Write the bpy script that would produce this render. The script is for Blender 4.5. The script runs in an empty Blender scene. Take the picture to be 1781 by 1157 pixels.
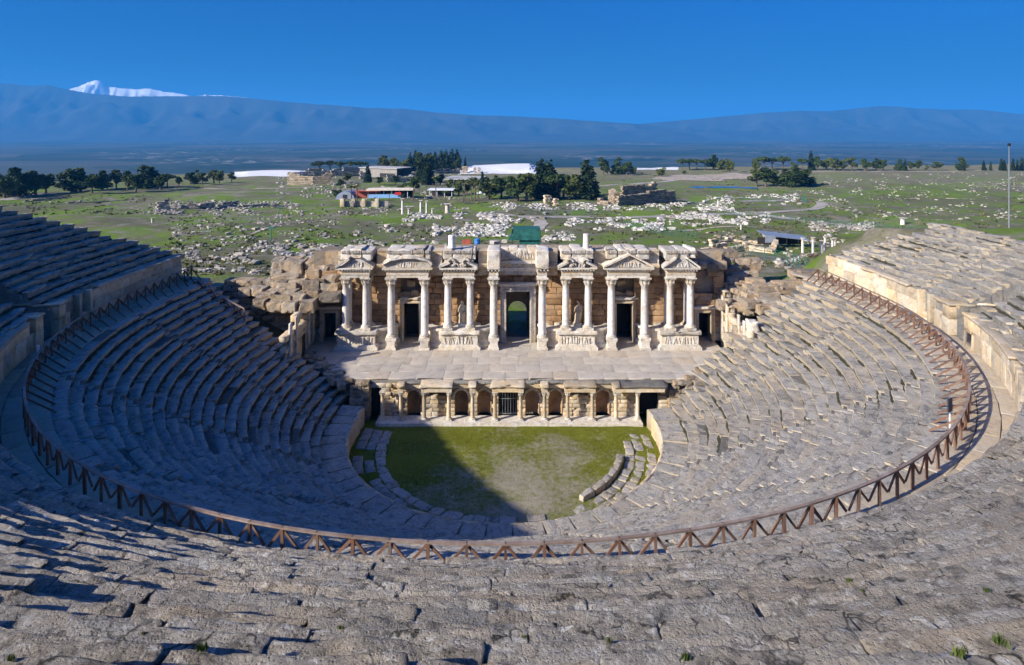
import bpy, math, random
import numpy as np
from mathutils import Vector, Matrix

# ------------------------------------------------------------------ camera, sky, sun, exposure
SC = bpy.context.scene
COL = SC.collection
FPX, HOR, CX = 1080.0, 225.0, 890.5          # focal length, horizon row and centre column in photo pixels
CAMZ = 26.7                                   # eye height above the orchestra floor
cam_d = bpy.data.cameras.new('camera'); cam = bpy.data.objects.new('camera', cam_d); COL.objects.link(cam)
cam.location = (0, 0, CAMZ); cam.rotation_euler = (math.radians(90), 0, 0)
cam_d.sensor_width = 36.0; cam_d.lens = 36.0*FPX/1781.0
cam_d.shift_y = -(578.5-HOR)/1781.0
cam_d.clip_start = 0.1; cam_d.clip_end = 120000
SC.camera = cam

SUN_EL = math.radians(26.9)
SUN_DIR = Vector((0.866, 0.50, 0)).normalized()          # the way the light travels over the ground
world = bpy.data.worlds.new('World'); SC.world = world; world.use_nodes = True
wn = world.node_tree.nodes; wl = world.node_tree.links
sky = wn.new('ShaderNodeTexSky'); sky.sky_type = 'NISHITA'; sky.sun_disc = False
sky.sun_elevation = SUN_EL
sky.sun_rotation = math.atan2(-SUN_DIR.x, -SUN_DIR.y)     # azimuth of the sun measured from +Y towards +X
sky.altitude = 400; sky.air_density = 1.0; sky.dust_density = 8.0; sky.ozone_density = 10.0
hs = wn.new('ShaderNodeHueSaturation'); hs.inputs['Saturation'].default_value = 1.8; hs.inputs['Hue'].default_value = 0.52
wl.new(sky.outputs[0], hs.inputs['Color']); wl.new(hs.outputs[0], wn['Background'].inputs[0]); wn['Background'].inputs[1].default_value = 0.075
sun_d = bpy.data.lights.new('sun', 'SUN'); sun_d.energy = 5.0; sun_d.angle = math.radians(0.5); sun_d.color = (1.0, 0.92, 0.79)
sun = bpy.data.objects.new('sun', sun_d); COL.objects.link(sun)
trav = Vector((SUN_DIR.x*math.cos(SUN_EL), SUN_DIR.y*math.cos(SUN_EL), -math.sin(SUN_EL)))
sun.rotation_euler = trav.to_track_quat('-Z', 'Y').to_euler(); sun.location = (-60, -40, 60)
SC.view_settings.view_transform = 'Standard'; SC.view_settings.look = 'None'
SC.view_settings.gamma = 1.0; SC.view_settings.use_curve_mapping = False
SC.view_settings.exposure = 0.97
SC.cycles.volume_bounces = 0; SC.cycles.max_bounces = 4; SC.cycles.diffuse_bounces = 3; SC.cycles.glossy_bounces = 1
SC.cycles.use_adaptive_sampling = True; SC.cycles.adaptive_threshold = 0.03

RNG = np.random.default_rng(7); random.seed(7)

# ------------------------------------------------------------------ helpers
def px(x, y, Y):                                # a photo pixel at depth Y as a point of the place
    return ((x-CX)*Y/FPX, Y, CAMZ-(y-HOR)*Y/FPX)

def _hash(ix, iy, iz, s):
    h = (ix*374761393 + iy*668265263 + iz*2147483647 + s*974634541) & 0xFFFFFFFF
    h = ((h ^ (h >> 13))*1274126177) & 0xFFFFFFFF
    h = ((h ^ (h >> 16))*2246822519) & 0xFFFFFFFF
    return ((h ^ (h >> 15)) & 0xFFFFFF)/float(0xFFFFFF)

def vnoise(P, s=0):
    P = np.asarray(P, float); I = np.floor(P).astype(np.int64); F = P-I; F = F*F*(3-2*F)
    r = 0
    for a in (0, 1):
        for b in (0, 1):
            for c in (0, 1):
                w = (F[:, 0] if a else 1-F[:, 0])*(F[:, 1] if b else 1-F[:, 1])*(F[:, 2] if c else 1-F[:, 2])
                r = r+w*_hash(I[:, 0]+a, I[:, 1]+b, I[:, 2]+c, s)
    return r*2-1

def fbm(P, s=0, o=4, lac=2.1, g=0.5):
    P = np.asarray(P, float); a = 1.0; t = 0
    for i in range(o):
        t = t+a*vnoise(P, s+i*17); P = P*lac; a *= g
    return t

def mesh(name, V, F, mat, bv=None, smooth=False, uv=None):
    me = bpy.data.meshes.new(name)
    me.from_pydata(np.asarray(V).tolist(), [], F if isinstance(F, list) else np.asarray(F).tolist())
    if mat is not None: me.materials.append(mat)
    if bv is not None:
        at = me.attributes.new('bv', 'FLOAT', 'POINT'); at.data.foreach_set('value', np.asarray(bv, np.float32))
    if smooth: me.polygons.foreach_set('use_smooth', [True]*len(me.polygons))
    me.update()
    return me

def link(name, me, parent=None, loc=None, rot=None, scale=None):
    o = bpy.data.objects.new(name, me); COL.objects.link(o)
    if parent is not None: o.parent = parent
    if loc is not None: o.location = loc
    if rot is not None: o.rotation_euler = rot if not np.isscalar(rot) else (0, 0, rot)
    if scale is not None: o.scale = scale
    return o

def tag(o, label, cat, group=None, kind=None):
    o['label'] = label
    o['category'] = cat
    if group: o['group'] = group
    if kind: o['kind'] = kind
    return o

def thing(name, label, cat, loc=(0, 0, 0), rot=0, group=None):
    o = bpy.data.objects.new(name, None); COL.objects.link(o); o.location = loc; o.rotation_euler = (0, 0, rot)
    o.empty_display_size = 0.3
    return tag(o, label, cat, group)

def struct(name, me, label=None):
    o = link(name, me); o['kind'] = 'structure'
    if label: o['label'] = label
    return o

def stuff(o):
    o['kind'] = 'stuff'; return o

def rotz(a):
    c, s = math.cos(a), math.sin(a); return np.array([[c, -s, 0], [s, c, 0], [0, 0, 1.0]])

class MB:                                       # collects shapes that become one mesh
    def __init__(s): s.V = []; s.F = []; s.B = []; s.n = 0
    def raw(s, V, F, b=None):
        V = np.asarray(V, float); k = s.n
        s.V.append(V); s.F.extend([[i+k for i in f] for f in F]); s.n += len(V)
        s.B.append(np.full(len(V), random.random() if b is None else b)); return s
    def box(s, x0, x1, y0, y1, z0, z1, b=None):
        V = [(x, y, z) for z in (z0, z1) for y in (y0, y1) for x in (x0, x1)]
        return s.raw(V, [[0, 2, 3, 1], [4, 5, 7, 6], [0, 1, 5, 4], [2, 6, 7, 3], [0, 4, 6, 2], [1, 3, 7, 5]], b)
    def bar(s, p, q, w, h=None, b=None, up=(0, 0, 1)):
        p, q = Vector(p), Vector(q); d = (q-p).normalized(); u = Vector(up)
        if abs(d.dot(u)) > 0.95: u = Vector((0, 1, 0))
        a = d.cross(u).normalized(); c = a.cross(d).normalized(); h = h or w
        V = [e+a*(i*w/2)+c*(j*h/2) for e in (p, q) for j in (-1, 1) for i in (-1, 1)]
        return s.raw([tuple(v) for v in V], [[0, 2, 3, 1], [4, 5, 7, 6], [0, 1, 5, 4], [2, 6, 7, 3], [0, 4, 6, 2], [1, 3, 7, 5]], b)
    def lathe(s, prof, c=(0, 0, 0), n=14, b=None):      # prof: (radius, z) from the bottom up
        V = []; F = []
        for r, z in prof:
            for i in range(n):
                a = 2*math.pi*i/n; V.append((c[0]+r*math.cos(a), c[1]+r*math.sin(a), c[2]+z))
        for k in range(len(prof)-1):
            for i in range(n):
                j = (i+1) % n; F.append([k*n+i, k*n+j, (k+1)*n+j, (k+1)*n+i])
        F.append(list(range(n))[::-1]); F.append([(len(prof)-1)*n+i for i in range(n)])
        return s.raw(V, F, b)
    def prism(s, poly, y0, y1, b=None):                 # polygon in x,z pushed along y
        n = len(poly); V = [(x, y0, z) for x, z in poly]+[(x, y1, z) for x, z in poly]
        F = [list(range(n)), list(range(2*n-1, n-1, -1))]+[[i, i+n, (i+1) % n+n, (i+1) % n] for i in range(n)]
        return s.raw(V, F, b)
    def arrays(s): return np.concatenate(s.V), s.F, np.concatenate(s.B)
    def wear(s, amp, freq, seed=0, o=3):                # knock every vertex about a little
        V = np.concatenate(s.V); d = np.stack([fbm(V*freq+k*31.7, seed+k, o) for k in range(3)], 1)*amp
        s.V = [V+d]; s.B = [np.concatenate(s.B)]; return s
    def me(s, name, mat, smooth=False):
        V, F, B = s.arrays(); return mesh(name, V, F, mat, B, smooth)
    def build(s, name, mat, parent=None, smooth=False, **k):
        return link(name, s.me(name, mat, smooth), parent, **k)

def lattice(nx, ny, nz, half, e=0.16):          # surface lattice of a box, denser near the edges
    def ax(n, h):
        if n == 1: return np.array([-h, h])
        if n == 2: return np.array([-h, 0, h])
        t = np.linspace(-1, 1, n+1); ee = min(e, 0.8*h*2/n)
        r = t*(h-ee)*n/(n-2); r[0] = -h; r[-1] = h; return r
    X, Y, Z = ax(nx, half[0]), ax(ny, half[1]), ax(nz, half[2])
    idx = {}; V = []; F = []
    def vid(i, j, k):
        t = (i, j, k)
        if t not in idx: idx[t] = len(V); V.append((X[i], Y[j], Z[k]))
        return idx[t]
    for i in range(nx):
        for j in range(ny):
            F.append([vid(i, j, nz), vid(i+1, j, nz), vid(i+1, j+1, nz), vid(i, j+1, nz)])
            F.append([vid(i, j, 0), vid(i, j+1, 0), vid(i+1, j+1, 0), vid(i+1, j, 0)])
        for k in range(nz):
            F.append([vid(i, 0, k), vid(i+1, 0, k), vid(i+1, 0, k+1), vid(i, 0, k+1)])
            F.append([vid(i, ny, k), vid(i, ny, k+1), vid(i+1, ny, k+1), vid(i+1, ny, k)])
    for j in range(ny):
        for k in range(nz):
            F.append([vid(0, j, k), vid(0, j, k+1), vid(0, j+1, k+1), vid(0, j+1, k)])
            F.append([vid(nx, j, k), vid(nx, j+1, k), vid(nx, j+1, k+1), vid(nx, j, k+1)])
    return np.array(V), F

def stone(nx, ny, nz, size, rr, rough, freq, seed, undercut=0.0, chip=0.0, g=0.5):
    """a weathered block: rounded box knocked about by noise; returns verts, faces"""
    half = np.array(size)/2.0
    V, F = lattice(nx, ny, nz, half, rr*0.9)
    q = np.clip(V, -half+rr, half-rr); d = V-q; L = np.linalg.norm(d, axis=1, keepdims=True)
    nrm = np.where(L > 1e-9, d/np.maximum(L, 1e-9), 0); V = q+nrm*rr
    n = fbm(V*freq+seed*13.1, seed, 5 if g > 0.5 else 4, 2.1, g)[:, None]
    V = V+nrm*n*rough
    if chip > 0:
        edge = (np.sum(np.abs(d) > 1e-6, axis=1) >= 2)
        c = np.clip(fbm(V*freq*0.8+seed*5.7+9, seed+5, 3), 0, 1)
        V = V-nrm*(c*chip*edge)[:, None]
        c2 = np.clip(fbm(V*freq*0.5+seed*3.3+40, seed+9, 2)-0.15, 0, 1)       # hollows in the top
        top = (V[:, 2] > 0)
        V[:, 2] -= c2*chip*0.7*top
    if undercut > 0:
        m = (V[:, 1] < 0) & (V[:, 2] < half[2]*0.45)
        V[m, 1] += undercut
    return V, F

# ------------------------------------------------------------------ materials (procedural)
def nodes(name, rough=0.85, spec=0.25):
    m = bpy.data.materials.new(name); m.use_nodes = True; nt = m.node_tree
    b = nt.nodes['Principled BSDF']; b.inputs['Roughness'].default_value = rough
    b.inputs['Specular IOR Level'].default_value = spec
    return m, nt, b

def N(nt, t, **k):
    n = nt.nodes.new(t)
    for a, v in k.items():
        if a.startswith('i_'): n.inputs[a[2:].replace('_', ' ')].default_value = v
        else: setattr(n, a, v)
    return n

def ramp(nt, src, stops, interp='LINEAR'):
    r = nt.nodes.new('ShaderNodeValToRGB'); r.color_ramp.interpolation = interp
    e = r.color_ramp.elements
    while len(e) < len(stops): e.new(0.5)
    for x, (p, c) in zip(e, stops):
        x.position = p; x.color = (c[0], c[1], c[2], 1) if not np.isscalar(c) else (c, c, c, 1)
    nt.links.new(src, r.inputs[0]); return r.outputs[0]

def mix(nt, fac, a, b, mode='MIX'):
    m = nt.nodes.new('ShaderNodeMix'); m.data_type = 'RGBA'; m.blend_type = mode
    for i, s in ((0, fac), (6, a), (7, b)):
        if isinstance(s, (float, int)): m.inputs[i].default_value = s
        elif isinstance(s, tuple): m.inputs[i].default_value = (*s, 1)
        else: nt.links.new(s, m.inputs[i])
    return m.outputs[2]

def math_(nt, op, a, b=None):
    m = nt.nodes.new('ShaderNodeMath'); m.operation = op
    for i, s in ((0, a), (1, b)):
        if s is None: continue
        if isinstance(s, (float, int)): m.inputs[i].default_value = s
        else: nt.links.new(s, m.inputs[i])
    return m.outputs[0]

def noise(nt, vec, scale, detail=4, rough=0.55, dist=0.0):
    n = N(nt, 'ShaderNodeTexNoise'); n.inputs['Scale'].default_value = scale; n.inputs['Detail'].default_value = detail
    n.inputs['Roughness'].default_value = rough; n.inputs['Distortion'].default_value = dist
    nt.links.new(vec, n.inputs['Vector']); return n.outputs['Fac']

def rnd(nt):                                    # one random number for each block, joined or single
    a = N(nt, 'ShaderNodeAttribute', attribute_name='bv'); o = N(nt, 'ShaderNodeObjectInfo')
    return math_(nt, 'FRACT', math_(nt, 'ADD', a.outputs['Fac'], o.outputs['Random']))

def stone_mat(name, base, warm, dark, light, stain=0.5, bump=0.6, fine=1.0, lichen=0.5, spots=0.35, var=0.35, faces=None, cracks=0.0):
    m, nt, b = nodes(name, 0.9, 0.2)
    g = N(nt, 'ShaderNodeNewGeometry'); P = g.outputs['Position']; r = rnd(nt)
    c = mix(nt, ramp(nt, noise(nt, P, 0.9*fine, 5, 0.6), [(0.35, 0), (0.68, 1)]), base, warm)
    c = mix(nt, math_(nt, 'MULTIPLY', ramp(nt, noise(nt, P, 2.3*fine, 6, 0.68, 0.4), [(0.50, 0), (0.66, 1)]), stain), c, dark)
    c = mix(nt, math_(nt, 'MULTIPLY', ramp(nt, noise(nt, P, 4.1*fine, 6, 0.7, 0.8), [(0.54, 0), (0.66, 1)]), lichen), c, light)
    c = mix(nt, math_(nt, 'MULTIPLY', ramp(nt, noise(nt, P, 17.0*fine, 5, 0.75), [(0.55, 0), (0.70, 1)]), spots), c, dark)
    if faces is not None:                          # rain-washed tops are grey with lichen, upright faces keep the stone's own colour
        sn = N(nt, 'ShaderNodeSeparateXYZ'); nt.links.new(g.outputs['True Normal'], sn.inputs[0])
        c = mix(nt, ramp(nt, math_(nt, 'ABSOLUTE', sn.outputs[2]), [(0.35, 0.75), (0.75, 0.0)]), c, faces)
    if cracks:
        wob = N(nt, 'ShaderNodeTexNoise'); wob.inputs['Scale'].default_value = 2.2; wob.inputs['Detail'].default_value = 4; nt.links.new(P, wob.inputs['Vector'])
        pw_ = N(nt, 'ShaderNodeVectorMath', operation='MULTIPLY_ADD'); nt.links.new(wob.outputs['Color'], pw_.inputs[0]); pw_.inputs[1].default_value = (0.9, 0.9, 0.9); nt.links.new(P, pw_.inputs[2])
        vc = N(nt, 'ShaderNodeTexVoronoi', feature='DISTANCE_TO_EDGE'); vc.inputs['Scale'].default_value = 0.75; nt.links.new(pw_.outputs[0], vc.inputs['Vector'])
        gate = ramp(nt, noise(nt, P, 0.6, 2, 0.5), [(0.42, 0), (0.58, 1)])
        c = mix(nt, math_(nt, 'MULTIPLY', math_(nt, 'MULTIPLY', ramp(nt, vc.outputs['Distance'], [(0.006, 1), (0.028, 0)]), gate), cracks), c, (0.025, 0.023, 0.02))
    v = ramp(nt, r, [(0.0, 1.0-var), (0.5, 1.0), (1.0, 1.0+var*0.55)])
    c = mix(nt, 1.0, c, v, 'MULTIPLY')
    tint = mix(nt, ramp(nt, math_(nt, 'FRACT', math_(nt, 'MULTIPLY', r, 7.31)), [(0.55, 0), (1.0, 0.55)]), (1.0, 1.0, 1.0), (1.08, 0.96, 0.80))
    c = mix(nt, 1.0, c, tint, 'MULTIPLY')
    nt.links.new(c, b.inputs['Base Color'])
    n1 = noise(nt, P, 7.0*fine, 8, 0.72); vo = N(nt, 'ShaderNodeTexVoronoi'); vo.inputs['Scale'].default_value = 16*fine
    nt.links.new(P, vo.inputs['Vector'])
    pits = ramp(nt, vo.outputs['Distance'], [(0.05, 0), (0.35, 1)])
    h = math_(nt, 'ADD', n1, math_(nt, 'MULTIPLY', pits, 0.22))
    bp = N(nt, 'ShaderNodeBump'); bp.inputs['Strength'].default_value = bump; bp.inputs['Distance'].default_value = 0.12/fine
    nt.links.new(h, bp.inputs['Height']); nt.links.new(bp.outputs[0], b.inputs['Normal'])
    return m

M_SEAT = stone_mat('weathered_limestone', (0.345, 0.328, 0.298), (0.41, 0.365, 0.295), (0.085, 0.085, 0.088), (0.56, 0.54, 0.50), 0.7, 0.8, 0.8, 0.5, 0.5, 0.14, (0.50, 0.42, 0.29), 0.6)
M_NEAR = stone_mat('pitted_travertine', (0.365, 0.340, 0.298), (0.41, 0.352, 0.275), (0.065, 0.062, 0.057), (0.62, 0.60, 0.56), 0.75, 1.25, 0.95, 0.85, 0.85, 0.22, None, 0.9)
M_WALL = stone_mat('pale_yellow_stone', (0.52, 0.46, 0.36), (0.55, 0.40, 0.22), (0.20, 0.17, 0.13), (0.72, 0.69, 0.62), 0.55, 0.4, 0.8, 0.6, 0.25, 0.3)
M_BROWN = stone_mat('brown_conglomerate', (0.36, 0.22, 0.115), (0.42, 0.28, 0.16), (0.14, 0.09, 0.055), (0.50, 0.38, 0.25), 0.55, 0.6, 0.9, 0.4, 0.3, 0.35)
M_MARBLE = stone_mat('worn_white_marble', (0.62, 0.59, 0.53), (0.56, 0.47, 0.34), (0.20, 0.185, 0.165), (0.80, 0.79, 0.76), 0.7, 0.5, 1.1, 0.7, 0.4, 0.25)
M_SHAFT = stone_mat('column_marble', (0.62, 0.61, 0.60), (0.60, 0.53, 0.43), (0.30, 0.29, 0.29), (0.78, 0.78, 0.78), 0.6, 0.2, 0.9, 0.6, 0.2, 0.22)
M_STAGE = stone_mat('stage_paving', (0.42, 0.385, 0.33), (0.46, 0.40, 0.32), (0.25, 0.225, 0.205), (0.58, 0.52, 0.46), 0.5, 0.2, 0.5, 0.4, 0.2, 0.07)
M_RUIN = stone_mat('rough_ruin_stone', (0.30, 0.265, 0.215), (0.40, 0.285, 0.165), (0.11, 0.10, 0.09), (0.52, 0.48, 0.40), 0.7, 0.8, 0.8, 0.4, 0.3, 0.4)
M_DARKST = stone_mat('lichen_dark_stone', (0.19, 0.185, 0.175), (0.27, 0.24, 0.19), (0.07, 0.07, 0.07), (0.40, 0.39, 0.37), 0.6, 0.6, 1.0, 0.45, 0.3, 0.35)
M_RUBBLE = stone_mat('field_stone', (0.33, 0.315, 0.29), (0.44, 0.38, 0.30), (0.13, 0.12, 0.115), (0.55, 0.54, 0.51), 0.6, 0.3, 0.5, 0.5, 0.2, 0.55)
M_WHITER = stone_mat('white_fallen_marble', (0.52, 0.51, 0.48), (0.50, 0.45, 0.37), (0.22, 0.21, 0.20), (0.72, 0.72, 0.70), 0.6, 0.4, 0.5, 0.5, 0.3, 0.6)

def wood_mat(name, a, b2, grey):
    m, nt, b = nodes(name, 0.7, 0.3)
    tc = N(nt, 'ShaderNodeTexCoord'); mp = N(nt, 'ShaderNodeMapping'); mp.inputs['Scale'].default_value = (14, 14, 2)
    g = N(nt, 'ShaderNodeNewGeometry'); P = g.outputs['Position']
    nt.links.new(P, mp.inputs['Vector'])
    c = mix(nt, noise(nt, mp.outputs[0], 1.0, 4, 0.6), a, b2)
    c = mix(nt, ramp(nt, noise(nt, P, 1.7, 4, 0.7), [(0.42, 0), (0.7, 0.8)]), c, grey)
    c = mix(nt, 1.0, c, ramp(nt, rnd(nt), [(0, 0.7), (1, 1.2)]), 'MULTIPLY')
    nt.links.new(c, b.inputs['Base Color']); return m
M_WOOD = wood_mat('stained_timber', (0.185, 0.088, 0.050), (0.115, 0.058, 0.037), (0.19, 0.145, 0.115))
M_RAIL = wood_mat('weathered_handrail', (0.26, 0.19, 0.15), (0.17, 0.115, 0.09), (0.34, 0.29, 0.25))

def plain_mat(name, c, rough=0.6, metal=0.0, var=0.15, scale=3.0):
    m, nt, b = nodes(name, rough, 0.3); g = N(nt, 'ShaderNodeNewGeometry')
    f = noise(nt, g.outputs['Position'], scale, 5, 0.6)
    nt.links.new(mix(nt, 1.0, c, ramp(nt, f, [(0.3, 1-var), (0.7, 1+var)]), 'MULTIPLY'), b.inputs['Base Color'])
    b.inputs['Metallic'].default_value = metal; return m
M_MOSS_SHADE = plain_mat('soil_moss_and_shade', (0.042, 0.040, 0.024), 1.0, 0, 0.55, 2.5)  # mossy soil; its dark tone also paints shade at the riser feet
M_IRON = plain_mat('dark_iron', (0.05, 0.05, 0.05), 0.5, 0.6)
M_WHITEP = plain_mat('white_paint', (0.75, 0.76, 0.78), 0.5)
M_GREENP = plain_mat('green_painted_metal', (0.03, 0.16, 0.11), 0.5)
M_NAVY = plain_mat('navy_sign_face', (0.03, 0.045, 0.075), 0.4)
M_GREY = plain_mat('grey_metal', (0.30, 0.32, 0.34), 0.45, 0.5)
M_NET = plain_mat('green_shade_net', (0.015, 0.10, 0.085), 0.8, 0, 0.5, 1.5)
M_RED = plain_mat('faded_red', (0.42, 0.10, 0.06), 0.8)
M_BLUE = plain_mat('blue_plastic', (0.05, 0.20, 0.55), 0.5)
M_CREAM = plain_mat('cream_canvas', (0.72, 0.62, 0.48), 0.8)
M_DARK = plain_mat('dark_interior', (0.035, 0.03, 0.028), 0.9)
M_CONC = plain_mat('concrete', (0.42, 0.40, 0.37), 0.85, 0, 0.2, 1.0)
M_TIN = plain_mat('blue_grey_tin_roof', (0.26, 0.30, 0.36), 0.5, 0.2, 0.15, 0.7)
M_BARK = plain_mat('bark', (0.12, 0.085, 0.06), 0.9, 0, 0.35, 4.0)

def leaf_mat(name, a, b2):
    m, nt, b = nodes(name, 0.75, 0.2); g = N(nt, 'ShaderNodeNewGeometry'); o = N(nt, 'ShaderNodeObjectInfo')
    at = N(nt, 'ShaderNodeAttribute', attribute_name='bv')
    c = mix(nt, at.outputs['Fac'], a, b2)
    c = mix(nt, 1.0, c, ramp(nt, o.outputs['Random'], [(0, (0.75, 0.8, 0.8)), (1, (1.25, 1.15, 0.95))]), 'MULTIPLY')
    nt.links.new(c, b.inputs['Base Color']); return m
M_PINE = leaf_mat('pine_needles', (0.020, 0.045, 0.014), (0.066, 0.098, 0.026))
M_CYPRESS = leaf_mat('cypress_foliage', (0.012, 0.028, 0.014), (0.030, 0.052, 0.020))
M_LEAF = leaf_mat('broad_foliage', (0.040, 0.070, 0.016), (0.115, 0.130, 0.035))
M_WEED = leaf_mat('weed_leaves', (0.045, 0.075, 0.018), (0.10, 0.13, 0.035))
# ------------------------------------------------------------------ the lie of the land
XC, YC = -0.6, 53.9                              # centre of the theatre's curve
BY = np.array([55, 66, 75, 90, 110, 140, 170, 200, 250, 300, 400, 500, 620, 900])
BZ = np.array([9.3, 9.0, 8.3, 7.0, 5.0, 2.0, -0.5, -2.2, -3.8, -4.5, -6.0, -7.0, -7.2, -7.2])
def sstep(a, b, t):
    t = np.clip((t-a)/(b-a), 0, 1); return t*t*(3-2*t)
def cone(r):                                     # height of the seating at radius r
    r = np.asarray(r, float)
    return np.where(r < 13, 0, np.where(r < 15, 1.6, np.where(r < 31.6, 1.6+(r-15)*0.566, np.where(r < 34.8, 11.05, 13.5+(r-34.8)*0.6))))
EDGE_T = np.array([-2.5, -0.83, -0.44, 0.0, 0.38, 0.83, 2.5]); EDGE_Y = np.array([300, 350, 480, 525, 560, 600, 650.0])
def land(x, y):
    x = np.asarray(x, float); y = np.asarray(y, float)
    P = np.stack([x*0.03, y*0.03, 0*x], -1).reshape(-1, 3)
    nz = (fbm(P, 3, 4)).reshape(x.shape); nz2 = fbm(P*7, 5, 3).reshape(x.shape)
    b = np.interp(y, BY, BZ)+nz*0.9*sstep(80, 160, y)+nz2*0.12
    b = b-5.0*sstep(24, 16, np.abs(x))*sstep(60, 70, y)*sstep(100, 84, y)
    r = np.hypot(x-XC, y-YC)
    hill = 24.0*sstep(68, 30, y)+b*(1-sstep(68, 30, y))
    right = sstep(30, 38, x)*sstep(80, 66, y)
    hill = np.maximum(hill, b+right*(16.2-b))
    ang = np.degrees(np.arctan2(y-YC, x-XC))
    rl = np.where((ang > -35) & (ang < 40), 41.0, 56.0)
    h = np.where(y < 68, hill, np.where(x > 30, hill, b))
    under = np.minimum(cone(np.clip(r-3.2, 0, 52)), cone(np.minimum(r, 55)))-1.3
    h = np.where((r < rl) & ((y < 72)), np.minimum(h, under), h)
    h = np.where((np.abs(x) < 24) & (y > 50) & (y < 73), -1.5, h)
    ye = np.interp(x/np.maximum(y, 1), EDGE_T, EDGE_Y)
    return h-112*sstep(0, 200, y-ye)

def ground_mat():
    m, nt, b = nodes('grass_and_stony_soil', 0.95, 0.1); g = N(nt, 'ShaderNodeNewGeometry'); P = g.outputs['Position']
    n1 = noise(nt, P, 0.035, 6, 0.62, 0.6); n2 = noise(nt, P, 0.16, 7, 0.68, 0.3); n3 = noise(nt, P, 1.3, 6, 0.7)
    n4 = noise(nt, P, 0.012, 4, 0.5)
    grass = mix(nt, n3, (0.070, 0.135, 0.014), (0.185, 0.255, 0.036))
    dry = mix(nt, n3, (0.075, 0.085, 0.038), (0.18, 0.165, 0.095))
    soil = mix(nt, n3, (0.16, 0.14, 0.10), (0.30, 0.27, 0.22))
    k = math_(nt, 'ADD', math_(nt, 'MULTIPLY', n1, 0.6), math_(nt, 'MULTIPLY', n2, 0.4))
    c = mix(nt, ramp(nt, k, [(0.45, 0), (0.53, 1)]), grass, dry)
    c = mix(nt, ramp(nt, math_(nt, 'ADD', math_(nt, 'MULTIPLY', n2, 0.7), math_(nt, 'MULTIPLY', n4, 0.3)), [(0.51, 0), (0.60, 0.9)]), c, soil)
    sx = N(nt, 'ShaderNodeSeparateXYZ'); nt.links.new(P, sx.inputs[0])
    far = ramp(nt, math_(nt, 'DIVIDE', sx.outputs[1], 600.0), [(0.50, 0), (0.85, 0.75)])
    c = mix(nt, far, c, mix(nt, n2, (0.16, 0.15, 0.085), (0.25, 0.22, 0.15)))
    cliff = ramp(nt, math_(nt, 'DIVIDE', sx.outputs[2], -60.0), [(0.2, 0), (0.3, 1)])
    c = mix(nt, cliff, c, (0.10, 0.12, 0.07))
    nt.links.new(c, b.inputs['Base Color'])
    bp = N(nt, 'ShaderNodeBump'); bp.inputs['Strength'].default_value = 0.6; bp.inputs['Distance'].default_value = 0.5
    nt.links.new(n3, bp.inputs['Height']); nt.links.new(bp.outputs[0], b.inputs['Normal']); return m
M_GROUND = ground_mat()

def grid_sheet(xs, ys, fz):
    X, Y = np.meshgrid(xs, ys); Z = fz(X, Y); nx, ny = len(xs), len(ys)
    V = np.stack([X, Y, Z], -1).reshape(-1, 3); i = np.arange(ny-1)[:, None]*nx+np.arange(nx-1)[None]
    F = np.stack([i, i+1, i+1+nx, i+nx], -1).reshape(-1, 4); return V, F

xs = np.unique(np.concatenate([np.arange(-1500, -300, 25), np.arange(-300, 300, 3.0), np.arange(300, 1501, 25)]))
ys = np.unique(np.concatenate([np.arange(-400, -60, 20), np.arange(-60, 260, 2.5), np.arange(260, 640, 6), np.arange(640, 960, 20)]))
V, F = grid_sheet(xs, ys, land)
struct('terrain', mesh('terrain', V, F, M_GROUND, smooth=True))
GZ = V[:, 2].reshape(len(ys), len(xs))
def gz(x, y):                                    # height of the finished ground
    x = np.clip(x, xs[0], xs[-1]-1e-3); y = np.clip(y, ys[0], ys[-1]-1e-3)
    i = np.searchsorted(xs, x, 'right')-1; j = np.searchsorted(ys, y, 'right')-1
    a = (x-xs[i])/(xs[i+1]-xs[i]); b = (y-ys[j])/(ys[j+1]-ys[j])
    return (GZ[j, i]*(1-a)+GZ[j, i+1]*a)*(1-b)+(GZ[j+1, i]*(1-a)+GZ[j+1, i+1]*a)*b
YS = np.arange(76, 640, 0.5)
def at(x, y):                                    # the point of the ground seen at a photo pixel
    dx, dz = (x-CX)/FPX, -(y-HOR)/FPX; ye = float(np.interp(dx, EDGE_T, EDGE_Y))-10
    Z = CAMZ+dz*YS; G = gz(dx*YS, YS); hit = Z <= G
    Y = float(YS[np.argmax(hit)]) if hit.any() else ye
    Y = min(Y, ye); return (dx*Y, Y, float(gz(dx*Y, Y)))

def plain_fields_mat():
    m, nt, b = nodes('valley_fields', 0.95, 0.1); g = N(nt, 'ShaderNodeNewGeometry'); P = g.outputs['Position']
    mp = N(nt, 'ShaderNodeMapping'); mp.inputs['Scale'].default_value = (0.0028, 0.0040, 0); nt.links.new(P, mp.inputs[0])
    vo = N(nt, 'ShaderNodeTexVoronoi'); vo.inputs['Scale'].default_value = 1.0; nt.links.new(mp.outputs[0], vo.inputs['Vector'])
    c = ramp(nt, vo.outputs['Color'], [(0.0, (0.012, 0.026, 0.012)), (0.4, (0.040, 0.055, 0.028)), (0.6, (0.085, 0.08, 0.055)), (1, (0.025, 0.050, 0.020))])
    town = ramp(nt, noise(nt, P, 0.0009, 3, 0.5), [(0.50, 0), (0.62, 1)])
    sp = ramp(nt, noise(nt, P, 0.016, 2, 0.5), [(0.60, 0), (0.63, 1)])
    c = mix(nt, math_(nt, 'MULTIPLY', town, sp), c, (0.30, 0.29, 0.27))
    nt.links.new(c, b.inputs['Base Color']); return m
M_PLAIN = plain_fields_mat()
V, F = grid_sheet(np.linspace(-45000, 45000, 60), np.linspace(-3000, 48000, 60), lambda X, Y: X*0-110.0+0*Y)
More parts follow.
